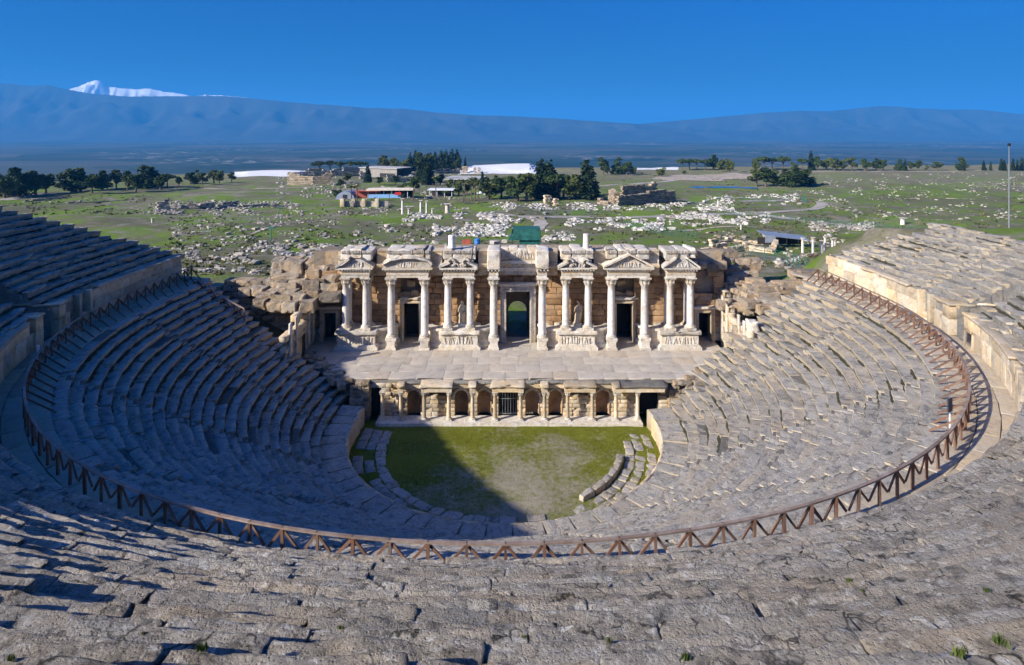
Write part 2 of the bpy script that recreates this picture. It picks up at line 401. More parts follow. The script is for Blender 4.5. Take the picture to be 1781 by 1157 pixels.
struct('valley_plain', mesh('valley_plain', V, F, M_PLAIN))

# far mountains: ridge lines followed at their own distance
def mountain_mat(name, snow):
    m, nt, b = nodes(name, 0.95, 0.1); g = N(nt, 'ShaderNodeNewGeometry'); P = g.outputs['Position']
    n = noise(nt, P, 0.0022, 6, 0.6); c = mix(nt, n, (0.008, 0.014, 0.010), (0.085, 0.080, 0.060))
    if snow:
        sx = N(nt, 'ShaderNodeSeparateXYZ'); nt.links.new(P, sx.inputs[0])
        k = math_(nt, 'ADD', math_(nt, 'DIVIDE', sx.outputs[2], 1600.0), math_(nt, 'MULTIPLY', noise(nt, P, 0.007, 6, 0.75), 0.30))
        c = mix(nt, ramp(nt, k, [(0.52, 0), (0.56, 1)]), c, (0.88, 0.89, 0.92))
    nt.links.new(c, b.inputs['Base Color']); return m
def ridge(name, line, D, depth, mat, seed, rough, label):
    lx = np.array([p[0] for p in line], float); ly = np.array([p[1] for p in line], float)
    nu, nv = 420, 46
    u = np.linspace(lx[0], lx[-1], nu); h = CAMZ+(HOR-np.interp(u, lx, ly))*D/FPX+112
    V = []
    for v in np.linspace(-1, 1, nv):
        Y = D+v*depth; x = (u-CX)*D/FPX; sh = (1-abs(v))**1.25
        P = np.stack([x/1000.0, np.full(nu, Y/1000.0), np.full(nu, seed*1.7)], 1)
        rg = 1-np.abs(fbm(P, seed, 5)); fine = fbm(P*5, seed+3, 4)
        z = h*(sh*(0.78+0.55*(rg-0.6))+0.16*(1-abs(v))*fine*rough)*np.where(abs(v) < 1e-9, 1.0, 1.0)
        z = np.where(abs(v) < 0.03, np.maximum(z, h*(0.985+0.012*fine)), z)
        z = np.minimum(z, h*(0.995+0.01*fine))
        V.append(np.stack([x, np.full(nu, Y), z-114], 1))
    V = np.concatenate(V); i = np.arange(nv-1)[:, None]*nu+np.arange(nu-1)[None]
    F = np.stack([i, i+1, i+1+nu, i+nu], -1).reshape(-1, 4)
    return struct(name, mesh(name, V, F, mat, smooth=True), label)
ridge('mountain_range', [(-1500, 120), (-700, 135), (-300, 128), (-100, 138), (0, 143), (25, 145), (60, 148), (85, 146), (110, 153), (150, 160), (220, 167), (300, 166), (370, 166), (420, 168), (480, 174), (560, 181), (640, 187), (700, 188), (760, 195), (830, 200), (900, 202), (960, 205), (1030, 210), (1120, 216), (1200, 226)], 8400, 1000, mountain_mat('forested_mountain', False), 11, 1.0, 'long forested ridge falling from the left')
ridge('snowy_mountain', [(40, 200), (90, 170), (118, 156), (140, 148), (155, 141), (165, 139), (176, 142), (190, 150), (215, 153), (240, 155), (262, 153), (285, 158), (305, 160), (330, 166), (380, 164), (420, 168), (520, 180), (620, 200)], 11800, 1300, mountain_mat('snow_and_rock', True), 23, 1.3, 'distant snow-capped peak behind the left ridge')
ridge('mountain_range', [(1000, 226), (1080, 218), (1160, 211), (1250, 203), (1330, 195), (1390, 192), (1440, 193), (1490, 188), (1520, 184), (1540, 183), (1570, 186), (1640, 190), (1700, 190), (1740, 194), (1781, 199), (1900, 192), (2200, 180), (2700, 170), (3300, 200)], 9200, 1100, mountain_mat('brown_mountain', False), 37, 1.0, 'broad blue ridge at the right')

# ------------------------------------------------------------------ rings of seating
def ring(r, a):                                  # a point on the curve; the ends open out a little
    s = max(0.0, math.sin(a)); w = 1+0.5*s*s
    return (XC+r*w*math.cos(a), YC-1.4*min(1.0, max(0.0, 1-(r-13)/18.6))+r*math.sin(a))
def project(x, y, z):
    return (CX+x/y*FPX, HOR+(CAMZ-z)/y*FPX) if y > 0.5 else (-9999, 9999)

D2R = math.pi/180
def left_end(r, z):                              # where each upper row breaks off on the left
    for k in range(0, 320):
        a = (180-k*0.1+4)*D2R; X, Y = ring(r, a); u, v = project(X, Y, z)
        if v < 358+u*0.262: return a-2*math.pi
    return (180-27)*D2R-2*math.pi
def right_end(r, z):
    for k in range(0, 300):
        a = (-4+k*0.1)*D2R; X, Y = ring(r, a); u, v = project(X, Y, z)
        if u < 1620 and v < 432-(u-1480)*39/140.0: return a
    return 24*D2R

def seat_variants(n, nx, ny, nz, size, rr, rough, freq, under, chip, mat, tagname):
    out = []
    for s in range(n):
        V, F = stone(nx, ny, nz, size, rr, rough, freq, 100+s*7, under, chip, 0.62 if nx > 20 else 0.5)
        out.append((V/np.array(size), F))
    return out

def blocks_of_row(rf, pitch, z, th, a0, a1, gaps, lmin, lmax, rs):
    """stone blocks of one row: (x, y, z of the middle, turn, length, depth, thickness, angle)"""
    out = []; a = a0
    while a < a1:
        w = rs.uniform(lmin, lmax); da = w/rf; e = min(a+da, a1)
        for g0, g1 in gaps:
            if a < g0 < e: e = g0
            if g0 <= a < g1: a = g1; e = min(a+da, a1)
        if (e-a)*rf > 0.25:
            m = (a+e)/2; out.append((m, (e-a)*rf))
        a = max(e, a+0.002)
    res = []
    for m, w in out:
        x, y = ring(rf+pitch/2+0.05, m)
        res.append((x, y, z-th/2, m-math.pi/2, w*1.01, pitch+0.14, th, m))
    return res

def core_rows(rows, zb, mat, name, parent, seg=2.0):
    V = []; F = []
    for rf, rb, z, a0, a1 in rows:
        n = max(2, int((a1-a0)/D2R/seg)); k = len(V)
        for i in range(n+1):
            a = a0+(a1-a0)*i/n
            for r, zz in ((rf, zb), (rf, z), (rb, z), (rb, zb)): X, Y = ring(r, a); V.append((X, Y, zz))
        for i in range(n):
            p = k+i*4; q = p+4
            F += [[p, q, q+1, p+1], [p+1, q+1, q+2, p+2], [p+2, q+2, q+3, p+3]]
        F += [[k, k+1, k+2, k+3], [k+n*4+3, k+n*4+2, k+n*4+1, k+n*4]]
    return link(name, mesh(name, V, F, mat), parent)

def place_blocks(parent, blocks, hi, lo, mat, name, nmax=300, jit=0.02, tilt=0.012):
    """the blocks that show largest become parts of their own, the others one joined part"""
    sc = []
    for b in blocks:
        u, v = project(b[0], b[1], b[2]+b[6]/2)
        dist = math.sqrt(b[0]**2+b[1]**2+(CAMZ-b[2])**2)
        vis = (-30 < u < 1811) and (330 < v < 1190) and b[1] > 1
        sc.append((b[4]/dist**2*(CAMZ-b[2])) if vis else -1)
    order = np.argsort(-np.array(sc)); single = set(int(i) for i in order[:nmax] if sc[int(i)] > 0)
    hm = [mesh(name, V, F, mat, smooth=True) for V, F in hi]
    mb = MB()
    for i, b in enumerate(blocks):
        dz = random.gauss(0, jit); tx, ty = random.gauss(0, tilt), random.gauss(0, tilt)
        if i in single:
            link(name, random.choice(hm), parent, (b[0], b[1], b[2]+dz), (tx, ty, b[3]+random.gauss(0, 0.006)), (b[4], b[5]*random.uniform(0.97, 1.03), b[6]))
        else:
            V, F = random.choice(lo)
            R = np.array(Matrix.Rotation(b[3], 3, 'Z') @ Matrix.Rotation(tx, 3, 'X') @ Matrix.Rotation(ty, 3, 'Y'))
            mb.raw((V*np.array([b[4], b[5], b[6]])) @ R.T+np.array([b[0], b[1], b[2]+dz]), F)
    if mb.n:
        V, F, B = mb.arrays(); stuff(link(name+'_row', mesh(name+'_row', V, F, mat, B), parent))

def moss_shade_strips(parent, rows, seed):
    """soil and moss at the foot of each riser, dark to paint in its shade line too: (radius of the riser, height of the tread, from, to)"""
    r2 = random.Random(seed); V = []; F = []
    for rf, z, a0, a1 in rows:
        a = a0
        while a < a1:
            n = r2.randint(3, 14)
            if r2.random() < (0.2 if math.cos(a) < 0.1 else 0.72): a += n*0.35/rf; continue       # sunny side: little growth, and less shade painted in
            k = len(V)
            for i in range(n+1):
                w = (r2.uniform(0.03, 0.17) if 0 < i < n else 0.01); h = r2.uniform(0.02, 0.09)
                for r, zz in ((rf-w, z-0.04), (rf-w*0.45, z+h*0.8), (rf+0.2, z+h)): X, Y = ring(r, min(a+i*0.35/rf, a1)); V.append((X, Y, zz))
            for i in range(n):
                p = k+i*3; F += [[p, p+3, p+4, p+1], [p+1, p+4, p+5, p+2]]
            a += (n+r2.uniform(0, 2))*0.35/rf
    return stuff(link('moss_shade', mesh('moss_shade', V, F, M_MOSS_SHADE, smooth=True), parent))
rs = random.Random(3)
# --- lower seating: 22 rows, stairs between the wedges
LOW_A0, LOW_A1 = -200*D2R, 20*D2R
STAIRS = [a*D2R for a in (-178, -152, -126.5, -101.5, -77.5, -52.5, -27, -1)]
low = thing('lower_seating', 'curved lower tiers of grey limestone seats stepping down to the orchestra', 'seating', (XC, YC, 0))
low.location = (0, 0, 0)
blocks = []; cores = []; steps = MB()
for i in range(22):
    rf = 15+0.755*i; z = 1.6+0.4275*(i+1)
    a0 = LOW_A0+rs.uniform(-0.6, 0.6)*D2R; a1 = LOW_A1+rs.uniform(-0.6, 0.6)*D2R
    gaps = [(s-0.37/rf, s+0.37/rf) for s in STAIRS]
    bl = blocks_of_row(rf, 0.755, z, 0.50, a0, a1, gaps, 1.6, 3.8, rs)
    blocks += [b if rs.random() > 0.06 else (*b[:2], b[2]-rs.uniform(0.04, 0.12), *b[3:]) for b in bl if rs.random() > 0.02]
    cores.append((rf+0.14, rf+0.95, z-0.10, a0+0.004, a1-0.004))
    for s in STAIRS:
        for q, (rr, zz) in enumerate(((rf+0.20, z-0.223), (rf+0.58, z))):
            X, Y = ring(rr, s); blocks.append((X, Y, zz-0.2, s-math.pi/2, 0.72, 0.42, 0.40, s))
# broad slabs at the foot of the tiers
fb = blocks_of_row(13.0, 1.95, 1.6, 0.35, -196*D2R, 14*D2R, [], 1.1, 2.2, rs)
blocks += fb
cores.append((13.1, 15.3, 1.46, -196*D2R, 14*D2R))
core_rows(cores, -1.0, M_DARKST, 'bedding', low)
hi = seat_variants(16, 14, 5, 4, (2.2, 0.9, 0.5), 0.035, 0.03, 2.6, 0.18, 0.10, M_SEAT, 'seat')
lo = seat_variants(12, 6, 3, 3, (2.2, 0.9, 0.5), 0.03, 0.025, 2.6, 0.18, 0.09, M_SEAT, 'seat')
place_blocks(low, blocks, hi, lo, M_SEAT, 'seat_block', 300, 0.013, 0.005)

moss_shade_strips(low, [(15+0.755*i, 1.6+0.4275*i, LOW_A0, LOW_A1) for i in range(22)], 5)
# wall round the orchestra
pw = thing('orchestra_wall', 'low curved stone wall round the grassy orchestra', 'wall')
pvar = [mesh('wall_slab', V/np.array((1.5, 0.3, 1.2)), F, M_WALL, smooth=True) for V, F in [stone(5, 2, 5, (1.5, 0.3, 1.2), 0.03, 0.02, 2.0, 300+s, 0, 0.05) for s in range(6)]]
a = -196*D2R
while a < 14*D2R:
    w = rs.uniform(1.2, 1.9); m = a+w/2/12.95; X, Y = ring(12.98, m)
    link('wall_slab', rs.choice(pvar), pw, (X, Y, 0.76), m-math.pi/2, (w-0.02, 0.30, 1.64+rs.uniform(-0.05, 0.06))); a += w/12.95

# --- upper seating, in three stretches
near = thing('upper_seating', 'rough pitted stone tiers in the foreground, above the timber railing', 'seating')
left = thing('upper_seating', 'dark shaded upper tiers at the left edge, broken off at their end', 'seating')
right = thing('upper_seating', 'sunlit upper tiers at the right, ruined and rubble-topped', 'seating')
B = {'n': [], 'l': [], 'r': []}; C = {'n': [], 'l': [], 'r': []}
UST = [a*D2R for a in (-177, -158, -138, -42, -22, -3)]
for i in range(26):
    rf = 34.8+0.75*i; z = 13.5+0.45*i
    a0 = left_end(rf+0.4, z); a1 = right_end(rf+0.4, z)
    gaps = [(s-0.4/rf, s+0.4/rf) for s in UST]
    hole = []
    if rf < 38.3: hole = [(-15.2*D2R, -11.6*D2R), (-168.4*D2R, -164.8*D2R)]   # passages that come out on the walkway
    rows = [(a0, -145*D2R, 'l'), (-145*D2R, -40*D2R, 'n')]
    if i < 9+(i % 2): rows.append((-40*D2R, a1, 'r'))
    else: rows.append((-40*D2R, (-40+max(0, 26-i)*0.5)*D2R, 'r'))
    for b0, b1, k in rows:
        if b1-b0 < 0.01: continue
        bl = blocks_of_row(rf, 0.75, z, 0.52, b0, b1, gaps+hole, *((1.5, 3.8) if k == 'n' else (1.2, 3.0)), rs)
        keep = {'n': 0.006, 'l': 0.05, 'r': 0.09+0.012*i}[k]
        B[k] += [b if rs.random() > 0.06 else (*b[:2], b[2]-rs.uniform(0.03, 0.16), *b[3:]) for b in bl if rs.random() > keep]
        cuts = [b0+0.003]
        for h0, h1 in sorted(hole):
            if b0 < h0 and h1 < b1: cuts += [h0, h1]
        cuts.append(b1-0.003)
        for q in range(0, len(cuts), 2):
            C[k].append((rf+0.13, rf+0.95, z-0.13, cuts[q], cuts[q+1]))
        for s in UST:
            if b0 < s < b1 and not any(h0 <= s <= h1 for h0, h1 in hole):
                for rr, zz in ((rf+0.20, z-0.225), (rf+0.58, z)):
                    X, Y = ring(rr, s); B[k].append((X, Y, zz-0.2, s-math.pi/2, 0.78, 0.42, 0.40, s))
nhi = seat_variants(22, 44, 22, 7, (2.0, 0.95, 0.52), 0.035, 0.032, 1.9, 0.0, 0.12, M_NEAR, 'near')
nlo = seat_variants(10, 8, 4, 2, (2.0, 0.95, 0.52), 0.05, 0.04, 1.7, 0.0, 0.12, M_NEAR, 'near')
place_blocks(near, B['n'], nhi, nlo, M_NEAR, 'seat_block', 300, 0.022, 0.012)
place_blocks(left, B['l'], hi, lo, M_SEAT, 'seat_block', 300, 0.05, 0.035)
place_blocks(right, B['r'], hi, lo, M_SEAT, 'seat_block', 300, 0.05, 0.035)
for k, t in (('n', near), ('l', left), ('r', right)): core_rows(C[k], -0.5, M_DARKST, 'bedding', t)
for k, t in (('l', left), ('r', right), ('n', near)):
    moss_shade_strips(t, [(c[0]-0.13, c[2]+0.13-0.45, c[3], c[4]) for c in C[k] if c[0] > 35.2], 6)
# ------------------------------------------------------------------ walkway, upper wall, passages
wk_core = core_rows([(31.55, 35.2, 10.90, -202*D2R, 22*D2R)], -0.8, M_DARKST, 'walkway', None)
wk_core['kind'] = 'structure'
M_WALKST = stone_mat('walkway_paving', (0.40, 0.345, 0.275), (0.44, 0.36, 0.25), (0.17, 0.155, 0.135), (0.52, 0.47, 0.40), 0.45, 0.35, 0.9, 0.4, 0.25, 0.2)
svar = [mesh('paving_slab', V/np.array((1.3, 1.0, 0.2)), F, M_WALKST, smooth=True) for V, F in
        [stone(4, 3, 2, (1.3, 1.0, 0.2), 0.02, 0.012, 2.0, 400+s, 0, 0.03) for s in range(6)]]
for r0, wd in ((31.65, 1.15), (32.82, 1.0), (33.84, 1.02)):
    a = -201*D2R
    while a < 21*D2R:
        w = rs.uniform(1.5, 2.9); m = a+w/2/r0
        X, Y = ring(r0+wd/2, m); u, v = project(X, Y, 11.05)
        if -60 < u < 1840 and Y > 24.5:
            link('paving_slab', rs.choice(svar), wk_core, (X, Y, 10.96+rs.uniform(-0.012, 0.012)), m-math.pi/2, (w-0.02, wd-0.015, 0.2))
        a += w/r0

uw = thing('upper_podium_wall', 'pale stone wall between the walkway and the upper tiers', 'wall')
wvar = [mesh('wall_slab', V/np.array((1.5, 0.4, 1.2)), F, M_WALL, smooth=True) for V, F in
        [stone(5, 2, 4, (1.5, 0.4, 1.2), 0.02, 0.015, 1.6, 500+s, 0, 0.05) for s in range(8)]]
HOLES = [(-15.2*D2R, -11.6*D2R), (-168.4*D2R, -164.8*D2R), (-5.9*D2R, -4.1*D2R), (-175.9*D2R, -174.1*D2R)]
for z0, z1 in ((11.02, 12.35), (12.35, 13.22)):
    a = -199.5*D2R
    while a < 19.5*D2R:
        w = rs.uniform(1.1, 2.2); m = a+w/2/34.8
        if not any(h0-w/70 < m < h1+w/70 for h0, h1 in HOLES):
            X, Y = ring(34.82, m); u, v = project(X, Y, 12)
            if -200 < u < 1980 and Y > 12:
                hh = z1-z0
                link('wall_slab', rs.choice(wvar), uw, (X, Y, (z0+z1)/2), m-math.pi/2, (w-0.015, 0.40+rs.uniform(0, 0.04), hh-0.01))
        a += w/34.8
# moulded cap on the wall
a = -199*D2R
while a < 19.5*D2R:
    w = rs.uniform(1.6, 2.6); m = a+w/2/34.8
    X, Y = ring(34.72, m); u, v = project(X, Y, 13.4)
    if not any(h0-w/70 < m < h1+w/70 for h0, h1 in HOLES) and -100 < u < 1881 and Y > 36 and rs.random() > 0.3:
        link('capstone', rs.choice(svar), uw, (X, Y, 13.33), m-math.pi/2, (w-0.03, 0.62, 0.24))
    a += w/34.8

M_GATE = plain_mat('white_painted_bars', (0.62, 0.66, 0.78), 0.5)
def passage(sgn, label, glabel):
    """vaulted passage that opens on the walkway between two low flanking walls"""
    base = -13.4*D2R; am = base if sgn > 0 else -math.pi-base
    X0, Y0 = ring(34.8, am)
    t = thing('vaulted_passage', label, 'passage', (X0, Y0, 11.05), am-math.pi/2)     # local +y runs outwards
    s = sgn
    def blocks(name, x0, x1, y0, y1, z0, z1, n):
        V, F = stone(max(2, int((x1-x0)*3)), max(2, int((y1-y0)*3)), max(2, int((z1-z0)*3)), (x1-x0, y1-y0, z1-z0), 0.05, 0.04, 1.7, 600+n, 0, 0.08)
        return link(name, mesh(name, V, F, M_WALL, smooth=True), t, ((x0+x1)/2, (y0+y1)/2, (z0+z1)/2))
    for n, (xa, xb) in enumerate(((-2.3, -1.15), (1.15, 2.3))):
        for k in range(3):
            y0 = -0.45+k*1.35
            blocks('flank_block', xa, xb, y0, y0+1.33, 0.0, 1.25, n*10+k)
            blocks('flank_block', xa+0.03, xb-0.03, y0+0.02, y0+1.35, 1.26, 2.25+0.12*k, n*10+k+5)
        for k in range(2):
            blocks('flank_cap', xa-0.08, xb+0.08, -0.5+k*1.9, 1.36+k*1.9, 2.28+0.15*k, 2.46+0.15*k, 40+n*5+k)
    # arch ring of wedge stones with the wall over it
    for k in range(9):
        a0, a1 = math.pi*k/9, math.pi*(k+1)/9; mb = MB(); R0, R1 = 1.12, 1.62
        poly = [(R*math.cos(q), 1.35+R*math.sin(q)) for R, q in ((R0, a0+0.02), (R1, a0+0.02), (R1, a1-0.02), (R0, a1-0.02))]
        mb.prism(poly, 3.35, 3.95+0.06*(k % 2)); mb.wear(0.03, 2.0, k); mb.build('arch_stone', M_BROWN, t)
    for sg in (-1, 1):
        blocks('arch_pier', min(sg*1.13, sg*1.7), max(sg*1.13, sg*1.7), 3.36, 3.98, 0, 1.36, 70+sg)
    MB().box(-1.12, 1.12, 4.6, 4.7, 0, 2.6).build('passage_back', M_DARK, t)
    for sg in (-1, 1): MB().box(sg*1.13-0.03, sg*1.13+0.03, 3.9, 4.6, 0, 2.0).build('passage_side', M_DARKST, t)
    g = thing('iron_gate', glabel, 'gate', t.location, am-math.pi/2)
    for k in range(9):
        x = -0.96+k*0.24; h = 1.35+math.sqrt(max(0.0, 1.05**2-x*x))
        MB().bar((x, 3.5, 0.25), (x, 3.5, h), 0.045).build('bar', M_GATE, g)
    for z in (0.35, 1.5): MB().bar((-1.05, 3.47, z), (1.05, 3.47, z), 0.05, 0.09).build('cross_bar', M_GATE, g)
    return t
passage(1, 'arched stone passage opening among the sunlit upper tiers at right', 'white barred gate closing the arch at the right')
passage(-1, 'shaded arched stone passage at the left edge of the walkway', 'barred gate in the dark arch at the left')
# stairs cut through the wall up to the tiers
for am, lab in ((-5*D2R, 'narrow stone steps through the sunlit right-hand wall'), (-175*D2R, 'narrow stone steps through the shaded left-hand wall')):
    X0, Y0 = ring(34.5, am); t = thing('stair', lab, 'stairs', (X0, Y0, 11.05), am-math.pi/2)
    for k in range(8):
        V, F = stone(3, 2, 2, (1.1, 0.42, 0.5), 0.03, 0.02, 2, 700+k, 0, 0.04)
        link('step', mesh('step', V, F, M_WALL, smooth=True), t, (0, 0.1+k*0.27, 0.06+k*0.31))
    for sg in (-1, 1):
        V, F = stone(3, 6, 5, (0.35, 2.2, 2.3), 0.04, 0.03, 1.5, 720+sg, 0, 0.06)
        link('side_wall', mesh('side_wall', V, F, M_WALL, smooth=True), t, (sg*0.75, 1.0, 1.2))

# ------------------------------------------------------------------ timber railing round the lower tiers
rail = thing('timber_railing', 'brown timber railing with braced posts round the top of the lower tiers', 'railing')
RR = 32.3; RZ0 = 11.06; RZ1 = 12.28
na = int(round((219*D2R)*RR/1.33)); RA = [(-200+219*i/na)*D2R for i in range(na+1)]
def P3(r, a, z): X, Y = ring(r, a); c = math.cos(a); return (X-0.85*max(0.0, -c)+0.25*max(0.0, c), Y, z)
for i, a in enumerate(RA):
    j = rs.uniform(-0.02, 0.02)
    MB().bar(P3(RR, a+rs.uniform(-0.0012, 0.0012), RZ0), P3(RR+rs.uniform(-0.03, 0.03), a+j*0.04, RZ1-0.03+rs.uniform(-0.02, 0.05)), rs.uniform(0.09, 0.12)).build('post', M_WOOD, rail)
    for s in (-1, 1):
        k = i+s
        if 0 <= k <= na:
            b = a+(RA[k]-a)*rs.uniform(0.42, 0.50)
            MB().bar(P3(RR-0.02, a+(RA[k]-a)*0.05, RZ1-0.12), P3(RR-0.02, b, RZ1-rs.uniform(0.72, 0.84)), 0.055, rs.uniform(0.08, 0.11)).build('brace', M_WOOD, rail)
    phi = math.degrees(a)
    if not (-140 < phi < -45):                       # raking struts on the two sides
        MB().bar(P3(RR-0.05, a, RZ1-0.16), P3(RR-1.42, a+0.004, 11.03), 0.07, 0.09).build('strut', M_WOOD, rail)
for i in range(0, na, 2):
    a, b = RA[i], RA[min(i+2, na)]; m = (a+b)/2
    mb = MB()
    for q0, q1 in ((a, m), (m, b)): mb.bar(P3(RR, q0-0.0006, RZ1), P3(RR, q1+0.0006, RZ1), 0.13, 0.07, 0.3)
    mb.build('handrail', M_RAIL, rail)
# railings that close the walkway at both ends
def straight_rail(pts, label, z=RZ0):
    t = thing('timber_barrier', label, 'railing')
    for p, q in zip(pts[:-1], pts[1:]):
        p, q = Vector(p), Vector(q); n = max(1, int((q-p).length/1.3))
        for i in range(n):
            a, b = p.lerp(q, i/n), p.lerp(q, (i+1)/n); up = Vector((0, 0, 1.15))
            MB().bar(a, a+up, 0.11).build('post', M_WOOD, t)
            MB().bar(a+up*0.92, b+up*0.1, 0.06, 0.10).build('brace', M_WOOD, t)
            MB().bar(a+up*0.1, b+up*0.92, 0.06, 0.10).build('brace', M_WOOD, t)
        MB().bar(p+Vector((0, 0, 1.18)), q+Vector((0, 0, 1.18)), 0.15, 0.075).build('handrail', M_RAIL, t)
        MB().bar(q, q+Vector((0, 0, 1.15)), 0.11).build('post', M_WOOD, t)
straight_rail([px(303, 484+19, 64.5), px(345, 488+19, 63.0), px(390, 520+19, 62.0), px(425, 540+18, 60.8)], 'dark timber barrier stepping down beside the stage wall at left')
straight_rail([px(1432, 482+20, 64.0), px(1452, 500+19, 61.8), px(1480, 508+19, 61.2)], 'timber barrier at the far end of the sunlit walkway')
for u, v, Y, lab in ((1652, 752, 32.2, 'dark blue notice board on a thin post inside the right railing'),):
    X, Y, Z = px(u, v, Y); t = thing('notice_board', lab, 'sign', (X, Y, 10.2))
    MB().bar((0, 0, 0), (0, 0, 2.55), 0.05).build('post', M_WHITEP, t)
    b = MB().box(-0.20, 0.20, -0.035, 0.02, 1.85, 2.55).build('panel', M_NAVY, t); b.rotation_euler = (0, 0, 0.5)
X, Y, Z = px(66, 612, 41.0); t = thing('marker_post', 'small white marker post on the shaded walkway at left', 'post', (X, Y, 11.05))
MB().lathe([(0.05, 0), (0.05, 0.95), (0.09, 1.0), (0.09, 1.35), (0.05, 1.4)], n=8).build('post', M_WHITEP, t)

# ------------------------------------------------------------------ orchestra
def orch_mat():
    m, nt, b = nodes('orchestra_grass', 0.95, 0.1); g = N(nt, 'ShaderNodeNewGeometry'); P = g.outputs['Position']
    n1 = noise(nt, P, 0.22, 5, 0.6, 0.5); n2 = noise(nt, P, 2.2, 6, 0.7); n3 = noise(nt, P, 9.0, 4, 0.7)
    gr = mix(nt, n2, (0.070, 0.098, 0.010), (0.215, 0.210, 0.020))
    so = mix(nt, n3, (0.20, 0.17, 0.12), (0.40, 0.36, 0.28))
    d = N(nt, 'ShaderNodeVectorMath', operation='DISTANCE'); d.inputs[1].default_value = (1.5, 46.5, 0); nt.links.new(P, d.inputs[0])
    cen = math_(nt, 'SUBTRACT', 1.0, math_(nt, 'DIVIDE', d.outputs['Value'], 8.5))
    k = math_(nt, 'ADD', math_(nt, 'MULTIPLY', n1, 0.55), math_(nt, 'ADD', math_(nt, 'MULTIPLY', n2, 0.45), math_(nt, 'MULTIPLY', cen, 0.16)))
    c = mix(nt, ramp(nt, k, [(0.50, 0), (0.66, 1)]), gr, so)
    nt.links.new(c, b.inputs['Base Color']); bp = N(nt, 'ShaderNodeBump'); bp.inputs['Strength'].default_value = 0.7; bp.inputs['Distance'].default_value = 0.15
    nt.links.new(n3, bp.inputs['Height']); nt.links.new(bp.outputs[0], b.inputs['Normal']); return m
M_ORCH = orch_mat()
V, F = grid_sheet(np.linspace(-16, 16, 90), np.linspace(38, 57, 60), lambda X, Y: 0.05*fbm(np.stack([X*0.5, Y*0.5, X*0], -1).reshape(-1, 3), 8, 3).reshape(X.shape))
struct('orchestra_floor', mesh('orchestra_floor', V, F, M_ORCH, smooth=True))
# blades of grass and weeds on the sunny floor
def blades(name, pts, h, w, mat, label=None, cat=None, parent=None, n=1):
    mb = MB(); V = []; F = []; Bv = []
    for x, y, z in pts:
        a = random.uniform(0, 6.28); hh = h*random.uniform(0.4, 1.3); l = random.uniform(-0.5, 0.5)*hh; ww = w*random.uniform(0.6, 1.4)
        c, s = math.cos(a), math.sin(a); k = len(V)
        V += [(x-c*ww, y-s*ww, z), (x+c*ww, y+s*ww, z), (x+s*l, y-c*l, z+hh)]; F.append([k, k+1, k+2]); Bv += [random.random()]*3
    return mesh(name, V, F, mat, Bv)
QX, QY = RNG.uniform(-12.5, 12.5, 90000), RNG.uniform(39.5, 56.3, 90000)
ok = (np.hypot(QX-XC, QY-YC+1.4) < 12.7) & (RNG.random(90000) < 0.25+0.75*np.minimum(1, np.hypot(QX-1.5, QY-46.5)/7.5)) & (vnoise(np.stack([QX*0.5, QY*0.5, QX*0], 1), 4) > -0.35)
pts = [(x, y, 0.0) for x, y in zip(QX[ok][:30000], QY[ok][:30000])]
o = stuff(link('orchestra_grass', blades('orchestra_grass', pts, 0.09, 0.02, leaf_mat('short_grass', (0.085, 0.115, 0.010), (0.24, 0.235, 0.028)))))
tag(o, 'short yellow-green grass on the orchestra floor', 'grass')
# ring of paving and the broken kerb
kv = [mesh('kerb_stone', V/np.array((1.0, 0.5, 0.5)), F, M_SEAT, smooth=True) for V, F in [stone(5, 3, 3, (1.0, 0.5, 0.5), 0.06, 0.04, 2.2, 800+s, 0, 0.1) for s in range(6)]]
kb = thing('curved_kerb', 'short curved kerb of grey stones on the right of the orchestra grass', 'kerb')
a = -55*D2R
while a < -14*D2R:
    w = rs.uniform(0.8, 1.4); m = a+w/2/9.6; X, Y = ring(9.6, m)
    link('kerb_stone', rs.choice(kv), kb, (X, Y, 0.17), m-math.pi/2, (w-0.01, 0.55, 0.55)); a += w/9.6
kl = thing('paved_ring', 'worn paving ring along the shaded left side of the orchestra', 'paving')
for r0 in (10.3, 11.2, 12.1):
    a = -193*D2R
    while a < -80*D2R:
        w = rs.uniform(0.7, 1.5); m = a+w/2/r0; X, Y = ring(r0, m)
        if rs.random() > 0.14: link('paving_stone', rs.choice(kv), kl, (X, Y, -0.10+rs.uniform(-0.04, 0.05)), m-math.pi/2+rs.uniform(-0.06, 0.06), (w-0.03, rs.uniform(0.75, 0.9), 0.5))
        a += w/r0
kr = thing('paved_ring', 'grassed-over paving ring along the sunlit right side of the orchestra', 'paving')
for r0 in (10.4, 11.25, 12.15):
    a = -62*D2R
    while a < 8*D2R:
        w = rs.uniform(0.7, 1.5); m = a+w/2/r0; X, Y = ring(r0, m)
        if rs.random() > 0.26: link('paving_stone', rs.choice(kv), kr, (X, Y, -0.15+rs.uniform(-0.05, 0.04)), m-math.pi/2+rs.uniform(-0.06, 0.06), (w-0.05, rs.uniform(0.65, 0.85), 0.5))
        a += w/r0

# ------------------------------------------------------------------ stage front: low wall of niches with small columns
YP = 56.5; KP = YP/FPX
sp = thing('proscenium', 'low colonnaded stage front with arched niches facing the orchestra grass', 'stage front')
def XP(u): return (u-CX)*KP
CW = 0.21
colx = [XP(u) for u in (665.6, 697.5, 738, 781, 822, 861, 905.6, 947, 987, 1030, 1071, 1108.6)]
